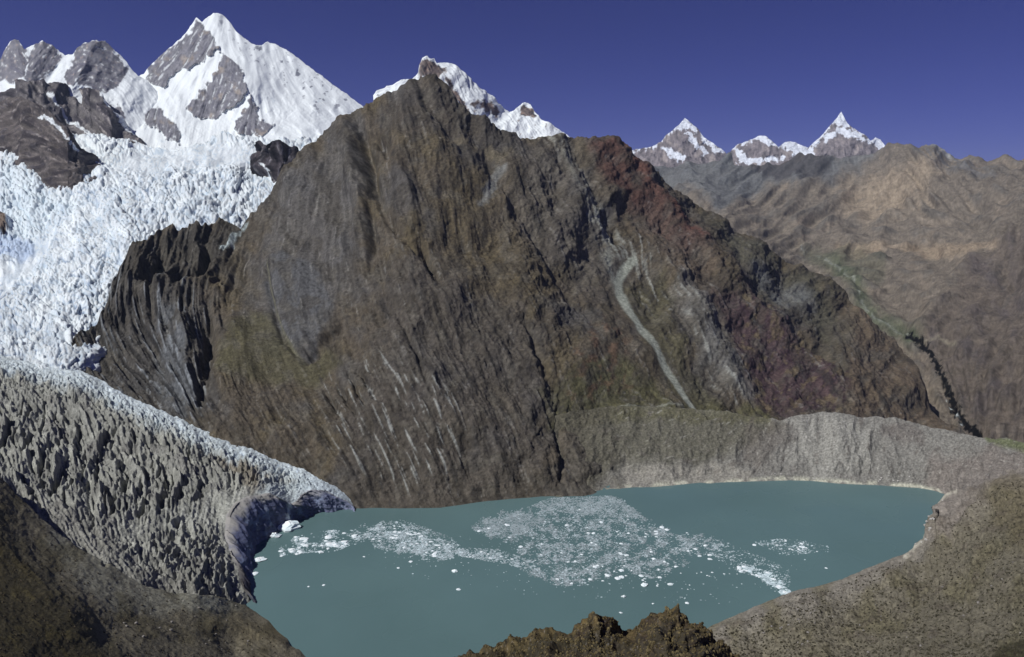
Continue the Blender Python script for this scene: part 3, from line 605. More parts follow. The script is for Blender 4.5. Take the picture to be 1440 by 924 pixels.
def c_m(X, Y, T, P):
    f = ST_M.fine(X, Y); b = ST_M.broad(X, Y); m2 = ST_M2.fine(X, Y); b2 = ST_M2.broad(X, Y)
    n = fbm(X, Y, 60, 5, 140); n2 = fbm(X, Y, 14, 5, 141); n3 = fbm(X, Y, 5, 3, 142)
    c = np.ones(X.shape + (3,)) * A(92, 80, 68)
    c = mixc(c, A(98, 84, 60), sst(-.2, .6, n) * .7)
    c = mixc(c, A(84, 80, 82), sst(0, .7, fbm(X, Y, 80, 4, 143)) * .7)
    # broad zones of different rock and turf
    Z = [([(380, 270), (500, 160), (520, 260), (500, 400), (430, 470), (380, 480), (360, 400)], (94, 90, 92), .7, 18),
         ([(370, 370), (400, 350), (450, 380), (470, 440), (430, 505), (395, 470), (376, 430)], (88, 86, 90), .85, 4),
         ([(600, 110), (640, 140), (700, 180), (790, 195), (720, 230), (620, 200), (550, 210), (520, 160)], (76, 68, 64), .7, 14),
         ([(700, 200), (800, 210), (840, 300), (850, 420), (790, 380), (740, 300)], (98, 90, 86), .6, 18),
         ([(540, 370), (700, 400), (760, 480), (780, 640), (700, 700), (520, 710), (470, 620), (520, 480)], (84, 76, 72), .7, 20),
         ([(300, 490), (340, 440), (376, 440), (430, 505), (460, 480), (480, 500), (430, 540), (330, 540), (300, 530)], (88, 82, 58), .75, 10),
         ([(640, 230), (720, 220), (700, 300), (780, 400), (700, 420), (640, 380), (600, 300)], (96, 82, 60), .7, 22),
         ([(760, 540), (860, 500), (960, 560), (1080, 570), (1100, 590), (900, 600), (780, 590)], (90, 86, 56), .75, 8),
         ([(880, 400), (930, 390), (960, 500), (1020, 570), (960, 570), (900, 470)], (88, 82, 58), .7, 10),
         ([(96, 440), (160, 380), (210, 400), (290, 400), (300, 600), (200, 590), (110, 530)], (78, 74, 74), .75, 12),
         ([(160, 400), (190, 345), (335, 300), (330, 350), (290, 390), (200, 410)], (62, 58, 56), .75, 8),
         ([(225, 430), (250, 440), (280, 560), (255, 590), (215, 540)], (106, 108, 116), .6, 10),
         ([(820, 200), (850, 196), (885, 224), (960, 300), (1000, 350), (960, 360), (900, 310), (850, 260)], (92, 60, 54), .85, 10),
         ([(880, 280), (960, 320), (1010, 370), (1000, 440), (930, 380), (890, 330)], (100, 82, 74), .55, 12),
         ([(1000, 420), (1060, 430), (1130, 480), (1190, 540), (1180, 575), (1100, 580), (1060, 540), (1020, 470)], (86, 64, 68), .9, 12),
         ([(940, 380), (970, 400), (1010, 470), (1060, 555), (1020, 550), (960, 470)], (124, 120, 118), .5, 10),
         ([(1000, 300), (1100, 360), (1180, 410), (1170, 470), (1100, 420), (1020, 360)], (88, 84, 70), .7, 12),
         ([(1060, 370), (1130, 400), (1150, 430), (1110, 430), (1070, 400)], (112, 112, 116), .6, 8),
         ([(1190, 430), (1280, 490), (1380, 620), (1190, 600), (1180, 500)], (106, 88, 72), .8, 14),
         ([(1175, 440), (1215, 450), (1210, 470), (1190, 500), (1180, 550), (1170, 480)], (84, 78, 66), .5, 10),
         ([(480, 680), (700, 660), (860, 640), (880, 700), (500, 730)], (92, 82, 74), .7, 8),
         ([(790, 600), (880, 590), (890, 700), (800, 700)], (98, 90, 82), .6, 14),
         ([(1110, 600), (1190, 555), (1200, 600)], (98, 84, 68), .6, 8)]
    for i, (poly, rgb, k, soft) in enumerate(Z):
        c = mixc(c, A(*rgb), mask(X, Y, poly, soft, soft * .9 + 4, 36, 150 + i) * k)
    tn = sst(-.05, .35, fbm(X, Y, 30, 4, 195)); c = mixc(c, A(72, 64, 56), tn * .5 * (1 - .6 * mask(X, Y, Z[5][0], 10, 10, 30, 197)))
    c = mixc(c, A(106, 98, 90), sst(.1, .5, fbm(X, Y, 22, 4, 196)) * .35)
    # purple and rust blotches
    pm = mask(X, Y, [(1020, 400), (1100, 420), (1195, 545), (1185, 580), (1080, 580), (1040, 520)], 12, 14, 30, 180)
    c = mixc(c, A(64, 44, 54), pm * sst(0, .5, fbm(X, Y, 12, 4, 181)) * .8)
    c = mixc(c, A(116, 98, 70), pm * sst(.15, .5, fbm(X, Y, 15, 4, 182)) * .6)
    c = mixc(c, A(104, 64, 54), np.exp(-(dline(X, Y, [(862, 208), (900, 250), (940, 290), (985, 345)])[0] / 7) ** 2) * sst(-.3, .4, n2) * .8)
    rm = mask(X, Y, [(810, 500), (840, 440), (880, 470), (890, 540), (840, 560), (800, 550)], 10, 10, 20, 183)
    c = mixc(c, A(104, 74, 56), rm * sst(0, .5, n2) * .6)
    # beds of darker and paler rock
    rocky = 1 - .6 * mask(X, Y, [(640, 230), (720, 220), (780, 420), (700, 430), (600, 300)], 20, 14, 30, 184) - .5 * mask(X, Y, Z[5][0], 10, 10, 30, 185)
    c = mixc(c, A(50, 46, 46), sst(.4, 1.7, .6 * b + 1.1 * n2 + .5 * n3) * .65 * rocky)
    c = mixc(c, A(56, 50, 48), sst(.9, 2.2, .7 * m2 + .8 * n3) * .6 * rocky)
    c = mixc(c, A(140, 134, 130), sst(1.1, 2.2, -.4 * b2 + .6 * f + 1.1 * n3) * .32 * rocky)
    st = mask(X, Y, [(445, 530), (540, 500), (640, 560), (640, 660), (560, 690), (480, 640)], 12, 12, 30, 186)
    c = mixc(c, A(150, 148, 146), st * sst(1.0, 2.0, f + .5 * m2) * .75)
    cr = mask(X, Y, Z[9][0], 12, 10, 30, 187)
    c = mixc(c, A(138, 140, 148), cr * sst(.8, 1.9, f + .4 * b) * .6); c = mixc(c, A(34, 32, 34), cr * sst(.7, 1.8, -m2) * .6)
    ri = mask(X, Y, [(850, 310), (900, 330), (960, 400), (1060, 540), (1030, 560), (960, 480), (900, 400)], 12, 12, 26, 188)
    c = mixc(c, A(152, 150, 146), ri * sst(.7, 2.0, f + .3 * m2 + .6 * n3) * .45)
    # grey gully from the crest into the pale scree chute
    d, s = dline(X, Y, [(770, 185), (790, 205), (806, 232), (820, 262), (838, 295), (852, 318), (864, 335)])
    c = mixc(c, A(132, 128, 120), np.exp(-((d + n2 * 5) / 7.5) ** 2) * sst(-1.3, .3, f + n3) * .85)
    d, s = dline(X, Y, [(840, 300), (858, 322), (872, 345), (892, 364), (905, 372)])
    c = mixc(c, A(140, 138, 130), np.exp(-((d + n2 * 8) / 8) ** 2) * sst(-.9, .3, f + n3) * .85)
    d, s = dline(X, Y, [(858, 345), (862, 375), (870, 405)])
    c = mixc(c, A(140, 138, 130), np.exp(-((d + n2 * 5) / 5) ** 2) * .8)
    d, s = dline(X, Y, SCREE_CHUTE[2:])
    c = mixc(c, A(144, 144, 134), sst(1, .45, (d + 1.2 * n2) / (8.5 - 3.4 * s)))
    # patch of pale scree under the summit slabs
    c = mixc(c, A(118, 116, 116), mask(X, Y, [(682, 262), (700, 226), (712, 232), (700, 262), (682, 284), (674, 284)], 4, 6, 14, 189) * .8)
    c = mixc(c, A(120, 106, 84), mask(X, Y, [(615, 205), (650, 195), (720, 210), (715, 222), (650, 208)], 4, 6, 12, 190) * .5)
    c = mixc(c, A(150, 148, 138), np.exp(-((dline(X, Y, [(840, 572), (900, 572), (960, 568)])[0] + n3 * 2) / 2.2) ** 2) * .5)
    c = mixc(c, A(172, 182, 186), mask(X, Y, [(336, 312), (344, 302), (330, 325), (318, 345), (306, 352), (312, 340)], 2, 4, 8, 191) * .8)
    d, s = dline(X, Y, [(376, 366), (378, 400), (384, 430), (395, 460), (412, 490), (424, 504)])
    c = mixc(c, A(118, 112, 92), np.exp(-(d / 1.6) ** 2) * .7)
    n4 = fbm(X, Y, 3.0, 3, 192, .7)
    c = c * (1 + .05 * f + .05 * m2 + .16 * n3 + .12 * n2 + .22 * n4)[..., None]
    g = c.mean(-1, keepdims=True)
    return (c * .78 + g * np.array([1.0, 1.0, .97]) * .22) * np.array([.94, 1.0, .97]) * .84
o = land('mountain', 98, 1385, TOP_M, [(98, 545), (130, 570), (190, 600), (280, 630), (380, 690), (440, 725), (500, 745), (860, 745), (900, 720), (1385, 710)], D_M, M_ROCK, r_m, c_m, step=1.12, jag=2.2, jagscale=10, back=(.12, .8), seed=120)
tag(o, 'huge brown rocky mountain with slanting strata rising straight from the lake', 'mountain', None, 'structure')

# ================================================================== GLACIER TONGUE
TOP_T = [(-60, 480), (0, 500), (60, 516), (112, 522), (130, 528), (160, 545), (190, 562), (220, 575), (260, 592), (300, 612), (340, 627), (380, 645), (410, 655), (430, 662), (450, 674), (470, 684), (484, 694), (492, 703), (497, 712)]
BOT_T = [(-60, 640), (0, 690), (60, 748), (120, 790), (150, 806), (200, 834), (280, 852), (322, 856), (338, 850), (348, 838), (351, 826)]
CLIFF_TOP = [(351, 838), (340, 815), (335, 796), (326, 775), (319, 755), (321, 737), (328, 720), (339, 707), (352, 699), (366, 698), (378, 695), (394, 703), (410, 711), (420, 706), (428, 697), (440, 690), (456, 692), (473, 700), (485, 706), (497, 712)]
CLIFF_BOT = [(358, 850), (355, 838), (351, 824), (351, 808), (353, 792), (356, 780), (364, 770), (372, 760), (383, 751), (393, 744), (406, 738), (418, 733), (428, 729), (438, 725), (453, 720), (468, 719), (480, 717), (490, 717), (495, 718), (500, 719)]
cb = np.array(CLIFF_BOT, float); ct = np.array(CLIFF_TOP, float)
ct_t = [650, 668, 686, 706, 724, 737, 751, 764, 776, 784, 789, 797, 806, 815, 824, 830, 833, 837, 840, 842]
T_PTS = [(a, b, 't', t) for (a, b), t in zip(CLIFF_TOP, ct_t)]
D_T = Depth(T_PTS + [(-60, 480, 't', 1130), (0, 502, 't', 1110), (60, 516, 't', 1085), (112, 522, 't', 1060), (160, 545, 't', 1035), (220, 575, 't', 990), (300, 612, 't', 945), (380, 645, 't', 905), (430, 662, 't', 880), (470, 684, 't', 858),
    (0, 560, 't', 960), (-60, 560, 't', 940), (80, 590, 't', 935), (100, 640, 't', 840), (0, 640, 't', 800), (160, 620, 't', 900), (200, 700, 't', 755), (120, 700, 't', 740), (60, 700, 't', 715), (260, 650, 't', 850), (280, 720, 't', 750), (260, 780, 't', 668), (180, 770, 't', 645), (330, 670, 't', 830), (400, 680, 't', 850),
    (0, 676, 't', 700), (-60, 630, 't', 740), (60, 734, 't', 650), (120, 778, 't', 610), (150, 794, 't', 600), (200, 822, 't', 592), (280, 840, 't', 605), (330, 850, 't', 628), (330, 870, 't', 640), (200, 860, 't', 600), (0, 720, 't', 690)])
CT = [(0, 530, 10), (60, 540, 20), (120, 560, 30), (200, 590, 30), (300, 630, 28), (400, 670, 30), (0, 600, 70), (30, 640, 80), (60, 600, 75), (90, 650, 80), (130, 620, 72), (130, 680, 90), (180, 640, 75), (180, 700, 100), (220, 660, 80), (215, 720, 100), (250, 680, 70), (260, 720, 115), (300, 680, 60), (290, 730, 115), (330, 700, 115), (310, 740, 100), (80, 720, 40), (160, 770, 30), (240, 800, 40), (300, 800, 60), (330, 780, 70), (380, 680, 150), (420, 690, 120), (460, 690, 40)]
ST_T = Strata((-70, 470, 505, 870), CT, 4.2, 26, 200)
ST_T2 = Strata((-70, 470, 505, 870), CT, 7.5, 26, 205)
def edge_white(X, Y):
    d = Y - lerpline(X, TOP_T)
    return d
CLEFTS = [([(172, 648), (178, 664), (172, 684), (162, 700)], 5), ([(138, 640), (132, 662), (140, 676)], 4), ([(226, 648), (236, 668), (234, 690), (226, 706)], 3.6), ([(252, 668), (260, 682), (252, 694), (246, 706)], 2.8), ([(282, 680), (286, 692), (274, 704)], 2.6), ([(205, 662), (208, 676), (196, 690)], 3.4), ([(90, 648), (86, 672), (72, 690)], 5), ([(62, 632), (58, 660)], 3.2), ([(22, 662), (42, 690), (50, 700)], 3), ([(190, 606), (180, 634)], 3), ([(150, 690), (160, 712)], 4), ([(245, 738), (256, 728)], 3), ([(46, 610), (34, 634)], 3), ([(112, 602), (108, 636)], 2.6), ([(14, 590), (6, 622)], 3), ([(236, 622), (246, 640)], 2.4), ([(150, 600), (142, 628)], 2.6), ([(206, 706), (196, 720)], 3)]
def r_t(X, Y, T):
    d = edge_white(X, Y)
    seam = sst(70, 20, d + 8 * fbm(X, Y, 30, 3, 201))
    field = sst(10, 40, d) * sst(0, 60, lerpline(X, [(-60, 650), (0, 690), (150, 770), (250, 740), (320, 720), (500, 690)]) - Y) 
    lower = mask(X, Y, [(170, 770), (250, 730), (310, 735), (345, 800), (345, 850), (260, 840)], 14, 10, 24, 202)
    f1, f2, cid = worley(X + 4 * fbm(X, Y, 14, 3, 203), (Y + 4 * fbm(X, Y, 14, 3, 204)) * 1.3, 7, 205)
    g1, g2, gid = worley(X * 1.25 + 4 * fbm(X, Y, 24, 3, 206), Y * .55, 15, 207)
    e1, e2, eid = worley(X, Y * 1.2, 8.5, 208)
    edge = sst(0, 18, np.minimum(d, 50))
    h = 8 * fbm(X, Y, 60, 4, 209) * .6
    h += seam * (3.0 * (cid - .5) + 3.5 * np.clip(f2 - f1, 0, .35) / .35) * (0.5 + .5 * edge)
    h += field * (2.6 * (ST_T2.fine(X, Y) * .1 + .45 * ST_T2.broad(X, Y)) + .4 * ST_T.fine(X, Y) + .4 * np.clip(g2 - g1, 0, .3) / .3 + 8 * (ridged(X + 6 * fbm(X, Y, 20, 3, 237), Y * .8, 34, 6, 234, .6) - .4) + 3.0 * (ridged(X, Y * .6, 11, 4, 238, .6) - .4))
    h += lower * (1.6 * np.clip(e2 - e1, 0, .35) / .35 + 1.6 * (eid - .5) + 8 * (ridged(X, Y * .9, 16, 5, 235, .55) - .4))
    bb = ST_T2.broad(X, Y) + .4 * fbm(X, Y, 12, 3, 232); h -= field * 5.0 * np.exp(-(bb / .22) ** 2) * sst(-.4, .3, fbm(X, Y, 30, 3, 233)) * 1.4
    h += .6 * ST_T.fine(X, Y) + 1.4 * fbm(X, Y, 5, 4, 210)
    for i, (ln, w) in enumerate(CLEFTS):
        dd, s = dline(X + 2.5 * fbm(X, Y, 9, 3, 230) * 1.8, Y + 2.5 * fbm(X, Y, 9, 3, 231), ln)
        h -= 13 * np.exp(-(dd / w) ** 2) * np.clip(.8 + 1.2 * fbm(X, Y, 9, 3, 240), 0, 1.4)
        dd, s = dline(X, Y, [(a - w * 1.9, b) for a, b in ln])
        h += 5 * np.exp(-(dd / (w * 1.3)) ** 2)
    cd = dline(X, Y, CLIFF_TOP)[0]
    h *= .25 + .75 * sst(0, 22, cd)
    h *= .3 + .7 * sst(0, 20, d)
    return h
def c_t(X, Y, T, P):
    d = edge_white(X, Y); n = fbm(X, Y, 26, 5, 211); n2 = fbm(X, Y, 7, 4, 212); f = ST_T.fine(X, Y)
    grey = np.ones(X.shape + (3,)) * A(134, 133, 128)
    grey = mixc(grey, A(156, 155, 148), sst(-.1, .5, n) * .7)
    grey = mixc(grey, A(112, 109, 107), sst(.1, .6, fbm(X, Y, 34, 4, 213)) * .6)
    grey = mixc(grey, A(164, 164, 158), mask(X, Y, [(290, 700), (340, 690), (320, 740), (270, 760), (230, 740)], 16, 12, 30, 214) * .6)
    grey = mixc(grey, A(122, 112, 98), mask(X, Y, [(300, 640), (370, 655), (400, 670), (360, 690), (330, 665)], 8, 8, 20, 215) * .7)
    grey = mixc(grey, A(124, 121, 116), mask(X, Y, [(60, 700), (150, 740), (180, 790), (330, 840), (330, 870), (0, 870), (0, 690)], 10, 12, 26, 216) * .6)
    grey = grey * (1 - .25 * sst(.2, .6, fbm(X, Y, 11, 4, 236)))[..., None] * .93
    width = lerpline(X, [(-60, 34), (0, 32), (100, 38), (160, 40), (250, 36), (330, 30), (420, 34), (500, 60)])
    wht = sst(1.0, .35, (d + 9 * n + 6 * n2) / width)
    grey = mixc(grey, np.array([.62, .68, .72]), wht * .85)
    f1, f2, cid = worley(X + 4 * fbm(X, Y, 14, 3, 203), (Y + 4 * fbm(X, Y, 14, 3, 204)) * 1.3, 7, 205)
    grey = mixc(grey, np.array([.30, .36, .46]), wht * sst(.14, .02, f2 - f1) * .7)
    ser = sst(34, 4, dline(X, Y, [(385, 690), (410, 700), (430, 690), (450, 688), (480, 704)])[0] + 10 * n2)
    grey = mixc(grey, np.array([.55, .62, .68]), ser * .6)
    return grey * (1 + .08 * f + .16 * n2 + .22 * fbm(X, Y, 3.5, 3, 239, .65))[..., None] * np.array([.97, 1.0, .98]) * (.90 - .14 * sst(0, .5, fbm(X, Y, 30, 4, 241)))[..., None]
land('debris_tongue', -60, 497, TOP_T, [(x, max(lerpline(x, BOT_T), 0)) for x in range(-60, 319, 6)] + [(319, 860), (335, 862), (350, 862), (358, 800), (380, 740), (420, 725), (470, 712), (490, 712), (497, 714)],
     D_T, M_SCREE, r_t, c_t, step=.95, jag=2.5, jagscale=9, back=(.05, .6), seed=201, disp='z', parent=glacier, clip=[(351, 842)] + CLIFF_TOP[1:] + [(500, 900), (370, 900)])

# the ice cliff over the lake: a wall between its crest line and its foot in the water
def ice_cliff():
    tt = np.linspace(0, 1, 330)
    k = np.linspace(0, 1, len(ct))
    top = np.stack([np.interp(tt, k, ct[:, 0]), np.interp(tt, k, ct[:, 1])], 1)
    bot = np.stack([np.interp(tt, k, cb[:, 0]), np.interp(tt, k, cb[:, 1])], 1)
    tz = D_T(top[:, 0], top[:, 1])
    Pt = point(top[:, 0], top[:, 1], tz); Pt[:, 2] += 1.5
    Pb = point(bot[:, 0], bot[:, 1], depth_at_z(bot[:, 0], bot[:, 1], 0.0)); 
    Pu = Pb.copy(); Pu[:, 2] = -8
    nv = 70
    v = np.linspace(0, 1, nv)[:, None, None]
    # steep lower wall, rounded shoulder
    bulge = np.sin(np.pi * np.clip(v, 0, 1)) * .35
    P = Pb[None] * (1 - v) + Pt[None] * v
    P[..., 2] += (Pt[None, :, 2] - Pb[None, :, 2]) * bulge[..., 0]*.6
    back = Pt - np.array([0, 0, CAMZ]); back[:, 2] = 0; back /= np.linalg.norm(back, axis=1)[:, None]
    P2 = Pt + back * 3 - np.array([6, 0, 2.0]); P3 = Pt + back * 8 - np.array([14, 0, 10.0])
    P = np.concatenate([Pu[None], P, P2[None], P3[None]], 0)
    S = np.cumsum(np.r_[0, np.hypot(*(Pb[1:, :2] - Pb[:-1, :2]).T)])
    X = np.repeat(S[None], nv + 3, 0); Z = P[..., 2]
    tang = np.gradient(Pb, axis=0); nrm = np.stack([tang[:, 1], -tang[:, 0], tang[:, 0] * 0], 1); nrm /= np.linalg.norm(nrm, axis=1)[:, None]
    h = 6 * fbm(X, Z * .35, 26, 4, 220) + 3.0 * (ridged(X, Z * .5, 12, 4, 221) - .4) + 1.0 * fbm(X, Z, 4, 4, 222)
    w = np.ones(nv + 3); w[-3:] = .2; w[0] = .8
    P = P + nrm[None] * (h * w[:, None])[..., None]
    n = fbm(X, Z, 14, 4, 223); n2 = fbm(X, Z * 3, 6, 4, 224)
    col = np.ones(X.shape + (3,)) * np.array([.13, .15, .26])  # navy base: shade of the cliff face put into the colour
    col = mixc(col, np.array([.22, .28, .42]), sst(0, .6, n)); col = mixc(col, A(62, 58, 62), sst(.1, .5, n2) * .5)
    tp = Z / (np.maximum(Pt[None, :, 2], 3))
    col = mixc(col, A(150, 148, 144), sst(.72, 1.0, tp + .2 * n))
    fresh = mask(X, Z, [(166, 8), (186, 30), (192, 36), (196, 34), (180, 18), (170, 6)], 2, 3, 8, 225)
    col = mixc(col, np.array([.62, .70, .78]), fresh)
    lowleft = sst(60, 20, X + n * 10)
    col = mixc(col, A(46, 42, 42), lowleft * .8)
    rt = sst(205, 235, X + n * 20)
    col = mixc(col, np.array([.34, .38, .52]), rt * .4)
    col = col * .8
    return make_mesh('ice_cliff', P, col, M_ICE, 330, nv + 3, glacier)
ice_cliff()

# ================================================================== SLOPE AT THE LOWER LEFT
TOP_I = [(-160, 592), (-60, 632), (0, 672), (60, 730), (90, 752), (120, 774), (150, 790), (175, 806), (200, 820), (240, 832), (280, 836), (315, 843), (332, 848), (345, 851), (356, 858), (372, 864), (378, 872), (392, 878), (402, 886), (404, 898), (408, 908), (422, 914), (438, 926), (450, 945), (468, 975), (500, 1040)]
D_I = Depth([(-160, 592, 't', 665), (-60, 632, 't', 670), (0, 672, 't', 660), (60, 730, 't', 622), (120, 774, 't', 592), (150, 790, 't', 584), (200, 820, 't', 574), (280, 836, 't', 592), (345, 851, 'z', 3), (378, 872, 'z', 0), (404, 898, 'z', 0), (422, 914, 'z', 0), (450, 945, 'z', 0), (500, 1040, 'z', 0),
    (0, 760, 't', 520), (80, 850, 't', 455), (0, 924, 't', 330), (150, 900, 't', 450), (250, 900, 't', 510), (330, 920, 't', 540), (100, 1000, 't', 310), (250, 1000, 't', 400), (-160, 800, 't', 390), (-160, 924, 't', 270), (-160, 1150, 't', 170), (0, 1150, 't', 200), (300, 1150, 't', 290), (500, 1150, 't', 380)])
CI = [(30, 760, 45), (100, 820, 40), (200, 850, 25), (300, 880, 25), (380, 900, 30), (60, 860, 42), (150, 900, 38), (0, 830, 50), (-200, 800, 40), (250, 910, 30), (200, 780, 30), (0, 1000, 40), (400, 1000, 40)]
ST_I = Strata((-165, 560, 505, 1155), CI, 3.6, 24, 240)
def r_i(X, Y, T):
    shore = sst(0, 24, Y - lerpline(X, [(-60, 500), (250, 760), (345, 846), (404, 892), (450, 945), (500, 1040)]))
    h = T * (.005 * fbm(X, Y, 110, 3, 241) + .0015 * (ridged(X, Y, 50, 5, 242, .42) - .4) + .0004 * ST_I.fine(X, Y) + .0006 * ST_I.broad(X, Y) + .0010 * fbm(X, Y, 7, 4, 243))
    d, s = dline(X, Y, [(80, 740), (110, 762), (150, 786), (148, 792)]); h -= T * .008 * np.exp(-(d / 4) ** 2)
    for ln, a, w in (([(-60, 700), (20, 790), (100, 880), (160, 940)], .010, 26), ([(330, 905), (280, 880), (200, 860)], -.006, 10), ([(300, 876), (360, 890), (400, 905)], .007, 7)):
        d, s = dline(X, Y, ln); h += T * a * np.exp(-(d / w) ** 2)
    return .55 * h * (.15 + .85 * shore)
def c_i(X, Y, T, P):
    n = fbm(X, Y, 50, 5, 244); n2 = fbm(X, Y, 9, 4, 245); n3 = fbm(X, Y, 3.5, 2, 246); f = ST_I.fine(X, Y); b = ST_I.broad(X, Y)
    c = np.ones(X.shape + (3,)) * A(108, 99, 88)
    c = mixc(c, A(134, 129, 122), mask(X, Y, [(60, 730), (150, 785), (260, 830), (345, 850), (320, 862), (220, 860), (150, 850), (90, 800)], 12, 14, 30, 247) * .65)
    c = mixc(c, A(142, 138, 132), mask(X, Y, [(235, 826), (270, 832), (320, 846), (300, 856), (260, 848)], 5, 5, 10, 257) * .6)
    c = mixc(c, A(76, 68, 50), sst(-.1, .6, n) * .6)
    br = sst(30, -50, X - lerpline(Y, [(640, -30), (700, 5), (760, 25), (800, 60), (860, 110), (924, 165), (1100, 300)]) + 26 * n)  # brown corner, with the shadow of an unseen left hill put into the colour
    c = mixc(c, A(66, 58, 42), br * .9)
    c = mixc(c, A(96, 84, 52), br * sst(.3, 1.4, b) * .5)
    c = mixc(c, A(60, 52, 44), sst(.9, 2.0, b) * .35); c = mixc(c, A(60, 54, 46), sst(.35, .7, n2) * .5)
    c = mixc(c, A(104, 92, 72), mask(X, Y, [(300, 870), (350, 868), (400, 890), (400, 905), (340, 900)], 8, 8, 20, 248) * .5)
    c = mixc(c, A(60, 54, 50), sst(.4, .8, n3 + .3 * n2) * .5)
    return c * (1 + .05 * f + .12 * n2 + .12 * n3)[..., None] * np.array([.84, .91, .84])
o = land('hillside', -160, 500, TOP_I, [(-160, 1150), (500, 1150)], D_I, M_SCREE, r_i, c_i, step=1.25, jag=1.6, jagscale=12, back=(.07, 1.4), seed=240)
tag(o, 'dark brown slope falling to the lake in the lower left corner', 'hillside', None, 'structure')

# ================================================================== MORAINE DAM
TOP_G = [(770, 590), (800, 578), (830, 574), (860, 571), (900, 570), (940, 572), (980, 575), (1010, 576), (1040, 581), (1070, 587), (1095, 590), (1110, 588), (1125, 585), (1140, 583), (1160, 580), (1180, 581), (1200, 583), (1215, 586), (1235, 585), (1252, 587), (1270, 590), (1290, 596), (1310, 601), (1330, 604), (1350, 609), (1370, 613), (1385, 616), (1400, 618), (1415, 614), (1430, 620), (1450, 622), (1480, 628), (1600, 640)]
D_G = Depth([(770, 590, 't', 1000), (800, 578, 't', 1010), (860, 571, 'z', 60), (900, 570, 'z', 60), (980, 575, 'z', 57), (1070, 587, 'z', 50), (1095, 590, 'z', 50), (1180, 581, 'z', 58), (1262, 588, 'z', 56), (1340, 607, 'z', 53), (1400, 618, 'z', 62), (1440, 621, 'z', 70), (1600, 640, 'z', 80),
    (790, 699, 'z', 0), (830, 692, 'z', 0), (870, 688, 'z', 0), (905, 685, 'z', 0), (940, 683, 'z', 0), (970, 680, 'z', 0), (1000, 680, 'z', 0), (1030, 678, 'z', 0), (1060, 677, 'z', 0), (1085, 676, 'z', 0), (1110, 675, 'z', 0), (1140, 676, 'z', 0), (1170, 679, 'z', 0), (1200, 681, 'z', 0), (1230, 682, 'z', 0), (1260, 684, 'z', 0), (1290, 686, 'z', 0), (1320, 692, 'z', 0), (1345, 690, 'z', 12), (1400, 690, 'z', 35), (1500, 700, 'z', 50),
    (800, 730, 'z', -14), (950, 715, 'z', -14), (1100, 710, 'z', -14), (1250, 715, 'z', -14), (1330, 725, 'z', -14), (1320, 760, 'z', -20), (820, 640, 'z', 24), (900, 640, 'z', 22), (880, 655, 'z', 10), (1000, 652, 'z', 11), (1000, 620, 'z', 32), (1060, 640, 'z', 20), (1180, 625, 'z', 34), (1280, 640, 'z', 28), (1360, 650, 'z', 36)])
CG = [(820, 650, 110), (880, 620, 170), (900, 665, 175), (1000, 660, 170), (1030, 640, 130), (1080, 620, 120), (1120, 620, 95), (1160, 630, 100), (1200, 640, 95), (1240, 620, 80), (1290, 650, 110), (1330, 640, 150), (1380, 650, 20), (1440, 640, 20), (1000, 600, 160), (1320, 720, 140)]
ST_G = Strata((760, 560, 1605, 775), CG, 2.6, 20, 260)
SH_G = [(770, 702), (870, 688), (940, 683), (1000, 680), (1060, 677), (1110, 675), (1170, 679), (1230, 682), (1290, 686), (1320, 692), (1335, 720), (1600, 800)]
def r_g(X, Y, T):
    shore = sst(0, 16, lerpline(X, SH_G) - Y)
    edge = sst(0, 12, Y - lerpline(X, TOP_G))
    h = T * (.006 * fbm(X, Y, 60, 4, 261) + .0036 * (ridged(X, Y * .55, 26, 6, 262, .52) - .4) + .0002 * ST_G.fine(X, Y) + .0003 * ST_G.broad(X, Y) + .0008 * fbm(X, Y, 5, 3, 263))
    # a shallow bench just above the water
    return h * (.1 + .9 * shore) * (.4 + .6 * edge)
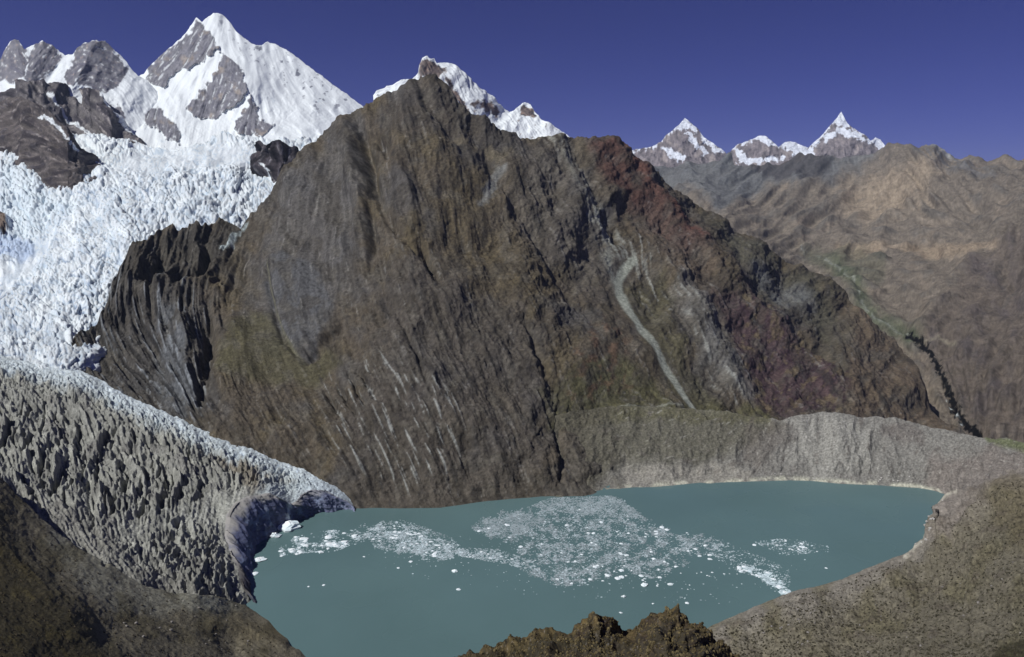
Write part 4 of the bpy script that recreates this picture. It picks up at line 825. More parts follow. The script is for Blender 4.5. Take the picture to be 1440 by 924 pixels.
def c_g(X, Y, T, P):
    n = fbm(X, Y, 40, 5, 264); n2 = fbm(X, Y, 9, 4, 265); n3 = fbm(X, Y, 4, 2, 266); f = ST_G.fine(X, Y); b = ST_G.broad(X, Y)
    c = np.ones(X.shape + (3,)) * A(120, 116, 113)
    c = mixc(c, A(92, 88, 78), mask(X, Y, [(760, 560), (1060, 575), (1100, 600), (1020, 640), (960, 655), (860, 650), (800, 700), (760, 710)], 14, 14, 36, 267) * .85)
    c = mixc(c, A(86, 82, 60), mask(X, Y, [(760, 560), (1080, 570), (1080, 592), (900, 590), (780, 600)], 6, 8, 26, 268) * .55)
    c = mixc(c, A(138, 132, 126), mask(X, Y, [(880, 660), (960, 655), (1030, 650), (1060, 665), (1050, 680), (880, 688)], 6, 8, 24, 269) * .75)
    c = mixc(c, A(148, 144, 140), mask(X, Y, [(1110, 590), (1180, 582), (1230, 600), (1220, 660), (1150, 670), (1110, 640)], 14, 16, 30, 270) * .55)
    c = mixc(c, A(96, 88, 86), mask(X, Y, [(1240, 592), (1290, 598), (1300, 625), (1260, 615), (1240, 605)], 6, 8, 20, 271) * .6)
    c = mixc(c, A(92, 84, 80), mask(X, Y, [(1050, 600), (1120, 600), (1090, 650), (1040, 650)], 12, 12, 24, 272) * .5)
    c = mixc(c, A(118, 108, 104), mask(X, Y, [(1300, 640), (1440, 630), (1600, 640), (1600, 800), (1330, 760)], 12, 12, 30, 273) * .7)
    c = mixc(c, A(86, 92, 56), mask(X, Y, [(1385, 612), (1450, 612), (1600, 630), (1600, 640), (1440, 634), (1390, 622)], 4, 5, 16, 274) * .7)
    c = mixc(c, A(84, 77, 74), sst(.5, 1.6, .5 * b + 1.2 * n2) * .55); c = mixc(c, A(160, 156, 152), sst(.8, 2.0, .5 * f + 1.2 * n3 + .5 * n2) * .5)
    sh = np.exp(-((lerpline(X, SH_G) - Y - 2) / 3.2) ** 2) * sst(-.4, .3, fbm(X, Y, 16, 3, 275) + .2 * (X > 1050))
    c = mixc(c, A(186, 182, 168), sh * .8)
    c = mixc(c, A(70, 64, 60), sst(.45, .8, n3 + .4 * n2) * .5)
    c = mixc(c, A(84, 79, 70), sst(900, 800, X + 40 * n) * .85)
    return c * (1 + .03 * f + .16 * n2 + .16 * n3 + .2 * fbm(X, Y, 2.6, 2, 276))[..., None] * np.array([.95, 1.0, .96]) * .88
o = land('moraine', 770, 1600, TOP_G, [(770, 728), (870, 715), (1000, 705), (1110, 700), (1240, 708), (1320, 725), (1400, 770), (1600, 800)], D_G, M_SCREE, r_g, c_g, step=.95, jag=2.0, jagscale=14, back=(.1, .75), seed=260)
tag(o, 'grey gravel moraine ridge damming the far end of the lake', 'moraine', None, 'structure')

# ================================================================== SLOPE AT THE LOWER RIGHT
TOP_H = [(955, 912), (970, 896), (985, 886), (1003, 878), (1020, 871), (1040, 862), (1060, 853), (1080, 845), (1098, 837), (1115, 832), (1135, 827), (1155, 823), (1175, 816), (1195, 808), (1215, 800), (1235, 792), (1255, 785), (1272, 778), (1284, 770), (1286, 764), (1298, 757), (1301, 748), (1305, 736), (1310, 726), (1318, 719), (1316, 710), (1323, 702), (1330, 692), (1342, 684), (1356, 676), (1372, 668), (1390, 658), (1410, 650), (1430, 648), (1450, 644), (1500, 640), (1680, 640)]
D_H = Depth([(a, b, 'z', 0) for a, b in TOP_H[:-10] if b < 900][::1] + [(955, 912, 'z', -3), (1342, 684, 'z', 9), (1372, 668, 'z', 24), (1410, 650, 'z', 44), (1450, 644, 'z', 58), (1500, 640, 'z', 68), (1680, 640, 'z', 95), (1350, 720, 'z', 18), (1400, 720, 'z', 40), (1440, 720, 'z', 58), (1360, 780, 'z', 30), (1440, 800, 'z', 84), (1300, 830, 'z', 24), (1200, 850, 'z', 12), (1340, 880, 'z', 64), (1440, 880, 'z', 110), (1440, 924, 'z', 122), (1200, 924, 'z', 45), (1080, 924, 'z', 18), (1000, 924, 'z', 4), (940, 960, 'z', -6), (1100, 1050, 'z', 60), (1440, 1150, 'z', 210), (1680, 900, 'z', 200), (1680, 1150, 'z', 270), (955, 1150, 'z', 30)])
CH = [(1320, 700, 145), (1300, 740, 140), (1350, 700, 140), (1380, 730, 150), (1440, 690, 170), (1250, 800, 160), (1150, 850, 160), (1050, 890, 155), (1300, 850, 150), (1400, 850, 150), (1440, 780, 160), (1200, 900, 150), (1600, 900, 150), (1400, 924, 150), (1200, 1100, 150)]
ST_H = Strata((950, 630, 1685, 1155), CH, 3.2, 20, 280)
def r_h(X, Y, T):
    d = Y - lerpline(X, TOP_H)
    shore = sst(0, 14, d)
    h = T * (.008 * fbm(X, Y, 90, 4, 281) + .0035 * (ridged(X, Y, 40, 5, 282, .42) - .4) + .0003 * ST_H.fine(X, Y) + .0007 * ST_H.broad(X, Y) + .0012 * fbm(X, Y, 7, 4, 283) + .0010 * fbm(X, Y, 3.2, 2, 284))
    for ln, a, w in (([(1362, 686), (1330, 712), (1300, 745)], .005, 7), ([(1348, 704), (1318, 736)], -.003, 4), ([(1372, 700), (1345, 730), (1310, 765)], -.005, 5), ([(1380, 712), (1350, 745), (1310, 780), (1250, 815)], .007, 8), ([(1440, 690), (1380, 690), (1350, 720)], .006, 10)):
        dd, s = dline(X, Y, ln); h += T * a * np.exp(-(dd / w) ** 2)
    h = h + T * .004 * (ridged(X * .6 + Y * .8, (Y - X) * .25, 30, 5, 292, .5) - .4)
    return h * (.1 + .9 * shore)
def c_h(X, Y, T, P):
    n = fbm(X, Y, 50, 5, 285); n2 = fbm(X, Y, 9, 4, 286); n3 = fbm(X, Y, 3.6, 2, 287); f = ST_H.fine(X, Y); b = ST_H.broad(X, Y)
    d = Y - lerpline(X, TOP_H)
    c = np.ones(X.shape + (3,)) * A(104, 98, 86)
    c = mixc(c, A(124, 118, 112), sst(60, 6, d + 26 * n) * .8)
    c = mixc(c, A(96, 90, 68), sst(-.1, .6, n) * .5)
    c = mixc(c, A(122, 114, 110), mask(X, Y, [(1330, 690), (1440, 640), (1680, 640), (1680, 690), (1400, 690), (1340, 760), (1300, 760)], 10, 10, 26, 288) * .7)
    c = mixc(c, A(92, 84, 66), mask(X, Y, [(1400, 670), (1680, 680), (1680, 800), (1440, 780), (1380, 700)], 12, 12, 30, 289) * .6)
    c = mixc(c, A(84, 76, 70), sst(.7, 2.1, b + n2) * .45)
    c = mixc(c, A(184, 178, 166), np.exp(-((d - 3) / 4) ** 2) * (X > 1270) * (X < 1345) * sst(-.5, .3, n2) * .7)
    c = mixc(c, A(52, 50, 34), mask(X, Y, [(1380, 940), (1425, 902), (1500, 870), (1680, 800), (1680, 1160), (1300, 1160)], 5, 5, 20, 290) * .85)
    dots = sst(.36, .62, fbm(X, Y, 4.6, 2, 291) + .25 * n) * sst(12, 50, d)
    c = mixc(c, A(58, 52, 44), dots * .65)
    return c * (1 + .04 * f + .14 * n2 + .2 * n3)[..., None] * np.array([.97, 1.0, .96])
o = land('hillside', 955, 1680, TOP_H, [(955, 1150), (1680, 1150)], D_H, M_SCREE, r_h, c_h, step=1.15, jag=1.2, jagscale=10, back=(.06, 1.3), seed=280, key='right_slope')
tag(o, 'speckled grey brown gravel slope running down to the lake on the lower right', 'hillside', None, 'structure')

# ================================================================== NEAR ROCK AT THE BOTTOM EDGE
TOP_J = [(560, 985), (600, 950), (640, 928), (655, 921), (672, 914), (690, 907), (710, 901), (730, 895), (750, 889), (770, 886), (790, 882), (806, 876), (818, 870), (830, 866), (842, 862), (852, 864), (860, 869), (868, 876), (876, 880), (884, 880), (892, 874), (900, 869), (910, 861), (920, 856), (930, 853), (940, 852), (950, 855), (958, 861), (966, 868), (974, 876), (984, 884), (994, 893), (1006, 903), (1020, 912), (1034, 920), (1050, 932), (1090, 970)]
D_J = Depth([(560, 985, 't', 84), (655, 921, 't', 96), (770, 886, 't', 100), (842, 862, 't', 98), (880, 881, 't', 104), (940, 852, 't', 90), (1006, 903, 't', 88), (1090, 970, 't', 80), (700, 960, 't', 82), (850, 960, 't', 78), (950, 960, 't', 74), (800, 1400, 't', 26), (560, 1400, 't', 28), (1090, 1400, 't', 26), (860, 910, 't', 90), (930, 900, 't', 80)])
ST_J = Strata((555, 840, 1095, 1405), [(700, 910, 20), (840, 890, 100), (940, 880, 60), (980, 900, 50), (780, 900, 10), (900, 900, 120), (1040, 930, 50), (800, 1200, 90)], 3.2, 16, 300)
def r_j(X, Y, T):
    h = T * (.020 * fbm(X, Y, 60, 4, 301) + .010 * (ridged(X, Y, 36, 6, 302, .45) - .4) + .0005 * ST_J.fine(X, Y) + .0016 * ST_J.broad(X, Y) + .0026 * fbm(X, Y, 8, 5, 303, .6))
    f1, f2, cid = worley(X + 5 * fbm(X, Y, 20, 3, 304), Y * .8, 20, 305)
    h += T * .009 * (cid - .5) * sst(0, .25, f2 - f1)
    return h * .7
def c_j(X, Y, T, P):
    n = fbm(X, Y, 26, 5, 306); n2 = fbm(X, Y, 7, 5, 307); n3 = fbm(X, Y, 2.8, 3, 308); f = ST_J.fine(X, Y)
    d = Y - lerpline(X, TOP_J)
    c = np.ones(X.shape + (3,)) * A(66, 58, 44)
    c = mixc(c, A(104, 86, 52), sst(26, 2, d + 12 * n) * sst(-.6, .3, n2) * .8)      # sunlit gold of the crest put into the colour
    c = mixc(c, A(60, 48, 38), sst(-.1, .5, n) * .7)
    c = mixc(c, A(102, 84, 56), sst(.25, .6, fbm(X, Y, 11, 4, 309)) * .6)
    c = mixc(c, A(58, 52, 34), mask(X, Y, [(600, 950), (700, 905), (800, 885), (830, 905), (740, 930), (640, 980)], 10, 10, 20, 310) * .5)
    c = mixc(c, A(130, 120, 108), sst(.55, .8, n3) * .5)
    return c * (1 + .05 * f + .22 * n2 + .2 * n3)[..., None] * np.array([.78, .86, .98])
o = land('rock_outcrop', 560, 1090, TOP_J, [(560, 1400), (1090, 1400)], D_J, M_NEAR, r_j, c_j, step=.95, jag=1.2, jagscale=16, back=(4.2, .85), nback=60, seed=300)
tag(o, 'golden brown craggy rock outcrop poking up at the bottom edge in front of the lake', 'rock outcrop', None, 'structure')

# ================================================================== LAKE
SHORE = [(500, 722), (560, 717), (620, 716), (680, 708), (760, 701), (820, 696), (870, 690), (940, 684), (1000, 681), (1060, 678), (1110, 676), (1170, 680), (1230, 683), (1290, 687), (1318, 693), (1314, 720), (1300, 748), (1284, 770), (1235, 793), (1155, 824), (1098, 838), (1040, 863), (985, 887), (955, 915), (900, 1010), (700, 1090), (560, 1090), (450, 945), (404, 898), (375, 872), (350, 856), (350, 838), (350, 808), (356, 780), (386, 755), (418, 736), (453, 721)]
def lake():
    pts = np.array([point(a, b, depth_at_z(a, b, 0.0))[:2] for a, b in SHORE])
    c = pts.mean(0); out = []
    for p in pts:
        d = p - c; out.append(p + d / np.linalg.norm(d) * 26)
    me = bpy.data.meshes.new('lake_water')
    n = len(out)
    me.from_pydata([(c[0], c[1], 0)] + [(p[0], p[1], 0) for p in out], [], [(0, i + 1, (i + 1) % n + 1) for i in range(n)])
    if me.polygons[0].normal.z < 0: me.flip_normals()
    m = bpy.data.materials.new('milky_meltwater'); m.use_nodes = True
    nt = m.node_tree; nd = nt.nodes; lk = nt.links; b = nd['Principled BSDF']
    g = nd.new('ShaderNodeNewGeometry')
    nz = nd.new('ShaderNodeTexNoise'); nz.inputs['Scale'].default_value = .006; nz.inputs['Detail'].default_value = 4
    lk.new(g.outputs['Position'], nz.inputs['Vector'])
    cr = nd.new('ShaderNodeValToRGB')
    cr.color_ramp.elements[0].position = .35; cr.color_ramp.elements[0].color = (.088, .150, .152, 1)
    cr.color_ramp.elements[1].position = .65; cr.color_ramp.elements[1].color = (.102, .172, .175, 1)
    lk.new(nz.outputs['Fac'], cr.inputs['Fac']); lk.new(cr.outputs['Color'], b.inputs['Base Color'])
    b.inputs['Roughness'].default_value = .22; b.inputs['IOR'].default_value = 1.33; b.inputs['Specular IOR Level'].default_value = .4
    n3 = nd.new('ShaderNodeTexNoise'); n3.inputs['Scale'].default_value = .009; n3.inputs['Detail'].default_value = 3; lk.new(g.outputs['Position'], n3.inputs['Vector'])
    m3 = nd.new('ShaderNodeMapRange'); m3.inputs['From Min'].default_value = .35; m3.inputs['From Max'].default_value = .65; m3.inputs['To Min'].default_value = .10; m3.inputs['To Max'].default_value = .38
    lk.new(n3.outputs['Fac'], m3.inputs['Value']); lk.new(m3.outputs['Result'], b.inputs['Roughness'])
    mp = nd.new('ShaderNodeMapping'); mp.inputs['Scale'].default_value = (.5, .9, 1)
    lk.new(g.outputs['Position'], mp.inputs['Vector'])
    n2 = nd.new('ShaderNodeTexNoise'); n2.inputs['Scale'].default_value = .6; n2.inputs['Detail'].default_value = 5
    lk.new(mp.outputs['Vector'], n2.inputs['Vector'])
    bp = nd.new('ShaderNodeBump'); bp.inputs['Strength'].default_value = .5; bp.inputs['Distance'].default_value = .12
    lk.new(n2.outputs['Fac'], bp.inputs['Height']); lk.new(bp.outputs['Normal'], b.inputs['Normal'])
    me.materials.append(m)
    o = bpy.data.objects.new('lake_water', me); C.objects.link(o)
    tag(o, 'milky teal glacial lake with drifting ice', 'lake', None, 'structure')
lake()

# wide ground under everything, out to the horizon
me = bpy.data.meshes.new('ground'); R = 60000
me.from_pydata([(-15900, -1400, -420), (15900, -1400, -420), (15900, 30400, -420), (-15900, 30400, -420)], [], [(0, 1, 2, 3)])
mg = bpy.data.materials.new('distant_ground'); mg.use_nodes = True
nz = mg.node_tree.nodes.new('ShaderNodeTexNoise'); nz.inputs['Scale'].default_value = 40
cr = mg.node_tree.nodes.new('ShaderNodeValToRGB'); cr.color_ramp.elements[0].color = (.10, .08, .06, 1); cr.color_ramp.elements[1].color = (.18, .15, .12, 1)
mg.node_tree.links.new(nz.outputs['Fac'], cr.inputs['Fac']); mg.node_tree.links.new(cr.outputs['Color'], mg.node_tree.nodes['Principled BSDF'].inputs['Base Color'])
me.materials.append(mg)
o = bpy.data.objects.new('ground', me); C.objects.link(o); tag(o, 'brown lowland far below the mountains', 'ground', None, 'structure')

# ================================================================== FLOATING ICE
def water_pt(px, py, z=0.0):
    return point(px, py, depth_at_z(px, py, z))
m_ice = bpy.data.materials.new('floe_ice'); m_ice.use_nodes = True
b = m_ice.node_tree.nodes['Principled BSDF']; b.inputs['Roughness'].default_value = .55
nzt = m_ice.node_tree.nodes.new('ShaderNodeTexNoise'); nzt.inputs['Scale'].default_value = 2.0; nzt.inputs['Detail'].default_value = 5
crr = m_ice.node_tree.nodes.new('ShaderNodeValToRGB'); crr.color_ramp.elements[0].color = (.62, .74, .78, 1); crr.color_ramp.elements[1].color = (.86, .90, .91, 1)
crr.color_ramp.elements[0].position = .3; crr.color_ramp.elements[1].position = .6
m_ice.node_tree.links.new(nzt.outputs['Fac'], crr.inputs['Fac']); m_ice.node_tree.links.new(crr.outputs['Color'], b.inputs['Base Color'])
m_brash = bpy.data.materials.new('brash_ice'); m_brash.use_nodes = True
b = m_brash.node_tree.nodes['Principled BSDF']; b.inputs['Roughness'].default_value = .5
at = m_brash.node_tree.nodes.new('ShaderNodeAttribute'); at.attribute_name = 'surface_colour'
m_brash.node_tree.links.new(at.outputs['Color'], b.inputs['Base Color'])

def floe_mesh(name, seed, tall=.35, nseg=11):
    r = random.Random(seed)
    vs = []; fs = []
    rad = [.5 * (.72 + .5 * r.random()) for _ in range(nseg)]
    sx, sy = 1.0, .55 + .4 * r.random()
    rings = [(-.12, .93), (.10 * tall / .35, 1.0), (tall * .55, .86), (tall * .85, .55), (tall, .22)]
    for k, (z, s) in enumerate(rings):
        ox, oy = (r.random() - .5) * .12 * k, (r.random() - .5) * .12 * k
        for i in range(nseg):
            a = 2 * math.pi * i / nseg
            q = rad[i] * s * (1 + (r.random() - .5) * .22)
            vs.append((math.cos(a) * q * sx + ox, math.sin(a) * q * sy + oy, z * (1 + (r.random() - .5) * .5) if k > 1 else z))
    for k in range(len(rings) - 1):
        for i in range(nseg):
            j = (i + 1) % nseg
            fs.append((k * nseg + i, k * nseg + j, (k + 1) * nseg + j, (k + 1) * nseg + i))
    fs.append(tuple((len(rings) - 1) * nseg + i for i in range(nseg)))
    me = bpy.data.meshes.new(name); me.from_pydata(vs, [], fs); me.materials.append(m_ice)
    return me
FLAT = [floe_mesh('ice_floe', 400 + i, .12) for i in range(8)]
TALL = [floe_mesh('iceberg', 450 + i, .30, 13) for i in range(6)]
def add_ice(name, me, px, py, size, label, cat, group=None, zs=1):
    o = bpy.data.objects.new(name, me); C.objects.link(o)
    size *= .68 if name == 'iceberg' else .85; p = water_pt(px, py); o.location = (p[0], p[1], 0.0)
    o.scale = (size, size, size * zs); o.rotation_euler = (0, 0, random.uniform(-.7, .7))
    tag(o, label, cat, group)
    return o
# px, py, width in metres: the pieces one can single out
BERGS = [(405, 744, 34, 'largest white iceberg, lying against the foot of the ice cliff'),
 (389, 754, 18, 'blocky white iceberg touching the left end of the largest one under the ice cliff'),
 (366, 787, 18, 'lone flat white iceberg under the left end of the ice cliff'),
 (358, 807, 9, 'tiny white iceberg at the dark foot of the cliff, below the lone flat one'),
 (478, 712, 9, 'white ice block at the water edge where cliff meets the mountain'),
 (490, 714, 8, 'outermost white ice block beside the rocky shore right of the cliff'),
 (639, 804, 8, 'bright white iceberg alone in open water, larger of the middle pair'),
 (645, 829, 6, 'small white iceberg alone below the brighter one in open water'),
 (560, 799, 5, 'small white iceberg alone below the middle ice streak'),
 (578, 790, 6, 'round white iceberg just under the right end of the middle ice streak'),
 (512, 783, 4, 'small dim iceberg below the start of the middle ice streak'),
 (455, 823, 4, 'right one of two specks of ice in the calm lower left water'),
 (434, 825, 3.5, 'left one of two specks of ice in the calm lower left water'),
 (877, 839, 7, 'round bright iceberg alone below the big ice raft'),
 (906, 823, 9, 'tall white iceberg at the lower rim of the big ice raft'),
 (902, 810, 7, 'white iceberg stacked just above the tall one at the raft rim'),
 (943, 822, 8, 'long white iceberg trailing off the lower right of the big raft'),
 (928, 812, 6, 'white iceberg between the tall one and the long one'),
 (874, 802, 7, 'bright white iceberg inside the lower edge of the big raft'),
 (830, 815, 5.5, 'small bright iceberg left of the raft lower rim'),
 (966, 848, 6, 'lone small iceberg nearest to the rock outcrop'),
 (873, 862, 5, 'tiny iceberg just beyond the gap in the golden rock outcrop'),
 (918, 849, 3.5, 'faint ice speck above the right hump of the rock outcrop'),
 (1162, 799, 4, 'lone ice speck in open water right of the scattered streaks'),
 (1088, 815, 8, 'white ice block at the upper end of the bright streak near the right shore'),
 (1096, 826, 9, 'white ice block where the bright streak meets the right shore'),
 (1104, 833, 8, 'lowest white ice block touching the gravel of the right shore'),
 (1080, 806, 6, 'small white ice block heading the bright streak near the right shore'),
 (1130, 770, 6, 'brightest ice block of the small cluster in the right open water'),
 (1093, 767, 5.5, 'ice block at the left end of the small right cluster')]
for i, (px, py, s, lab) in enumerate(BERGS):
    add_ice('iceberg', TALL[i % 6] if i in (0, 1, 6, 13, 14) else FLAT[i % 8], px, py, s, lab, 'iceberg', 'icebergs singled out on the lake', 1.0)

# zones of drifting ice: polygon, share of the individuals, size range, label
ZONES = [([(392, 770), (420, 752), (470, 745), (505, 752), (510, 762), (470, 776), (430, 778), (395, 782)], 44, (4, 10), 'white ice floe in the loose band close to the ice cliff', 'white floes in the loose band by the ice cliff'),
 ([(500, 745), (560, 738), (610, 755), (645, 772), (620, 784), (570, 778), (530, 765)], 62, (2.5, 5.5), 'pale ice floe packed in the streak in the middle left of the lake', 'floes in the packed middle streak'),
 ([(645, 772), (700, 775), (740, 790), (735, 800), (690, 788), (650, 782)], 18, (2, 4.5), 'small ice floe in the thin trail joining the streak to the big raft', 'floes in the thin trail'),
 ([(665, 740), (690, 722), (750, 715), (850, 712), (900, 730), (960, 745), (1010, 760), (1000, 790), (940, 800), (880, 815), (800, 825), (745, 805), (720, 780), (675, 755)], 94, (2.5, 6.5), 'pale ice floe frozen into the big raft in the middle of the lake', 'floes in the big raft'),
 ([(1025, 790), (1060, 795), (1085, 805), (1075, 815), (1040, 805)], 14, (3, 6), 'ice floe in the sparse string leading to the right shore', 'floes in the string to the right shore'),
 ([(1060, 765), (1100, 758), (1160, 768), (1165, 776), (1110, 782), (1070, 782)], 18, (2, 5), 'small ice floe of the scattered patch in the right open water', 'floes in the right scattered patch'),
 ([(740, 815), (860, 820), (990, 800), (1030, 800), (1080, 800), (1000, 840), (850, 830)], 20, (1.6, 3.2), 'tiny ice floe drifting loose below the big raft', 'loose floes below the big raft')]
def in_poly(poly, n, rnd, key=None):
    p = np.array(poly); out = []
    while len(out) < n:
        x = rnd.uniform(p[:, 0].min(), p[:, 0].max(), 4000); y = rnd.uniform(p[:, 1].min(), p[:, 1].max(), 4000)
        m = sdf(x, y, poly) > 0
        if key is not None: m &= rnd.random(4000) < key(x, y)
        out += list(zip(x[m], y[m]))
    return out[:n]
dens = lambda x, y: sst(-.1, .35, fbm(x, y * 1.8, 24, 4, 501)) * .9 + .05
for zi, (poly, n, (s0, s1), lab, grp) in enumerate(ZONES):
    for (px, py) in in_poly(poly, n, RNG, dens):
        s = s0 + (s1 - s0) * RNG.random() ** 1.8
        o = add_ice('ice_floe', FLAT[random.randrange(8)], px, py, s, lab, 'ice floe', grp, 1.0)

# brash ice: countless slivers of slush and broken floe in one sheet of fragments
RAFT = [(664, 742), (672, 732), (690, 722), (720, 716), (745, 712), (750, 703), (780, 700), (820, 698), (860, 696), (885, 706), (905, 720), (925, 735), (945, 745), (975, 748), (1000, 752), (1022, 760), (1010, 775), (985, 782), (960, 798), (940, 812), (905, 815), (890, 808), (860, 812), (830, 822), (800, 826), (770, 822), (745, 812), (730, 800), (735, 785), (722, 772), (705, 760), (685, 756), (668, 750)]
def brash():
    V = []; Fc = []; col = []
    rnd = np.random.default_rng(77)
    def scatter(poly, n, key, size, bright):
        pts = np.array(in_poly(poly, n, rnd, key))
        W3 = point(pts[:, 0], pts[:, 1], depth_at_z(pts[:, 0], pts[:, 1], 0))
        s = size[0] + (size[1] - size[0]) * rnd.random(n) ** 2.2
        for i in range(n):
            k = rnd.integers(4, 7); a0 = rnd.random() * 6.28
            aa = a0 + np.arange(k) * 6.283 / k + rnd.uniform(-.3, .3, k)
            rr = s[i] * .5 * rnd.uniform(.6, 1.15, k)
            h = .12 + .10 * s[i] * rnd.random()
            x = W3[i, 0] + np.cos(aa) * rr * 1.25; y = W3[i, 1] + np.sin(aa) * rr * .9
            base = len(V)
            for j in range(k): V.append((x[j], y[j], -.15))
            for j in range(k): V.append((x[j] * .9 + W3[i, 0] * .1, y[j] * .9 + W3[i, 1] * .1, h))
            for j in range(k):
                j2 = (j + 1) % k
                Fc.append((base + j, base + j2, base + k + j2, base + k + j))
            Fc.append(tuple(base + k + j for j in range(k)))
            q = bright[0] + (bright[1] - bright[0]) * rnd.random() ** 2
            cc = np.array([.50, .60, .63]) * q
            col.extend([(cc[0], cc[1], cc[2], 1)] * (2 * k))
    fil = lambda x, y: np.clip(sst(-.25, .35, fbm(x, y * 1.7, 20, 5, 502)) * (.25 + .75 * sst(.3, .75, ridged(x, y * 1.8, 26, 4, 503))) + .06, 0, 1)
    filr = lambda x, y: fil(x, y) ** 1.3 * sst(-2, 10, sdf(x, y, RAFT) + 10 * fbm(x, y, 18, 3, 507))
    scatter(RAFT, 24000, filr, (.55, 2.3), (.42, 1.1))
    OV = [(660, 742), (675, 728), (700, 718), (745, 712), (772, 728), (745, 755), (690, 760)]
    scatter(OV, 4600, lambda x, y: sst(0, 14, sdf(x, y, OV) + 10 * fbm(x, y, 14, 3, 508)) * (.35 + fil(x, y)), (.5, 2.0), (.5, .85))
    scatter([(745, 712), (775, 700), (860, 697), (888, 712), (905, 728), (860, 728), (800, 722)], 4200, lambda x, y: .35 + fil(x, y), (.7, 2.4), (.5, .9))
    scatter(ZONES[0][0], 1300, dens, (.7, 2.5), (.8, 1.4))
    SK = [(485, 750), (515, 734), (555, 730), (605, 745), (655, 768), (650, 786), (600, 792), (555, 780), (515, 766)]
    scatter(SK, 5400, lambda x, y: sst(0, 14, sdf(x, y, SK) + 11 * fbm(x, y * 1.6, 15, 4, 509)) * (.06 + fil(x, y)), (.6, 2.6), (.6, 1.3))
    scatter([(560, 730), (590, 738), (640, 758), (600, 752)], 260, None, (.6, 2), (.5, 1.2))
    scatter([(640, 770), (700, 772), (745, 788), (740, 800), (690, 790), (645, 782)], 1500, fil, (.7, 2.2), (.6, 1.2))
    scatter([(1000, 752), (1030, 765), (1110, 800), (1112, 838), (1090, 832), (1060, 810), (1025, 802), (1000, 780)], 900, fil, (.6, 2.2), (.6, 1.3))
    scatter([(1040, 797), (1062, 798), (1092, 808), (1100, 820), (1114, 834), (1100, 838), (1086, 824), (1060, 808)], 900, fil, (.8, 2.8), (.9, 1.5))
    scatter([(1060, 762), (1110, 756), (1165, 768), (1165, 776), (1100, 782)], 500, fil, (.7, 2.2), (.6, 1.4))
    scatter([(510, 735), (1000, 800), (1160, 780), (1040, 850), (750, 840), (520, 800)], 260, None, (.7, 1.8), (.7, 1.4))
    me = bpy.data.meshes.new('brash_ice'); me.from_pydata(V, [], Fc)
    a = me.color_attributes.new('surface_colour', 'FLOAT_COLOR', 'POINT')
    a.data.foreach_set('color', np.clip(np.array(col, np.float32), 0, .88).ravel())
    me.materials.append(m_brash)
    o = bpy.data.objects.new('brash_ice', me); C.objects.link(o)
    tag(o, 'fine broken ice and slush drifting in swirls across the lake', 'brash ice', None, 'stuff')
brash()

# ================================================================== STONES AND TUFTS ON THE GRAVEL SLOPES
def boulder_mesh(seed, mat):
    r = random.Random(seed)
    import bmesh
    bm = bmesh.new(); bmesh.ops.create_icosphere(bm, subdivisions=2, radius=.5)
    a = [r.uniform(-1, 1) for _ in range(9)]
    for v in bm.verts:
        n = math.sin(v.co.x * 7 + a[0]) * .09 + math.sin(v.co.y * 9 + a[1] + v.co.z * 4) * .08 + r.uniform(-.05, .05)
        v.co *= 1 + n
        for k in range(3):
            nn = (math.cos(a[k] * 3), math.sin(a[k] * 3), a[k + 3] * .6)
            dd = v.co.x * nn[0] + v.co.y * nn[1] + v.co.z * nn[2]
            if dd > .34: 
                for q in range(3): v.co[q] -= nn[q] * (dd - .34) * .9
        v.co.z *= .72
    me = bpy.data.meshes.new('boulder'); bm.to_mesh(me); bm.free(); me.materials.append(mat); return me
def plain_rock(name, c0, c1):
    m = bpy.data.materials.new(name); m.use_nodes = True
    nt = m.node_tree; b = nt.nodes['Principled BSDF']; b.inputs['Roughness'].default_value = .95; b.inputs['Specular IOR Level'].default_value = .1
    nz = nt.nodes.new('ShaderNodeTexNoise'); nz.inputs['Scale'].default_value = .8; nz.inputs['Detail'].default_value = 6
    g = nt.nodes.new('ShaderNodeNewGeometry'); nt.links.new(g.outputs['Position'], nz.inputs['Vector'])
    cr = nt.nodes.new('ShaderNodeValToRGB'); cr.color_ramp.elements[0].color = (*c0, 1); cr.color_ramp.elements[1].color = (*c1, 1)
    cr.color_ramp.elements[0].position = .35; cr.color_ramp.elements[1].position = .65
    nt.links.new(nz.outputs['Fac'], cr.inputs['Fac']); nt.links.new(cr.outputs['Color'], b.inputs['Base Color']); return m
m_b1 = plain_rock('boulder_grey', (.12, .11, .10), (.30, .28, .26)); m_b2 = plain_rock('boulder_pale', (.25, .24, .22), (.45, .44, .42))
BM = [boulder_mesh(600 + i, m_b1) for i in range(5)]; BP = [boulder_mesh(620 + i, m_b2) for i in range(4)]
def surf_pick(key, poly, n, rnd):
    PX, PY, P = GRID[key]
    d = sdf(PX, PY, poly); ix = np.argwhere((d > 0) & (P[..., 2] > .3))
    if len(ix) == 0: return []
    ch = ix[rnd.integers(0, len(ix), n)]
    return [P[a, b] for a, b in ch]
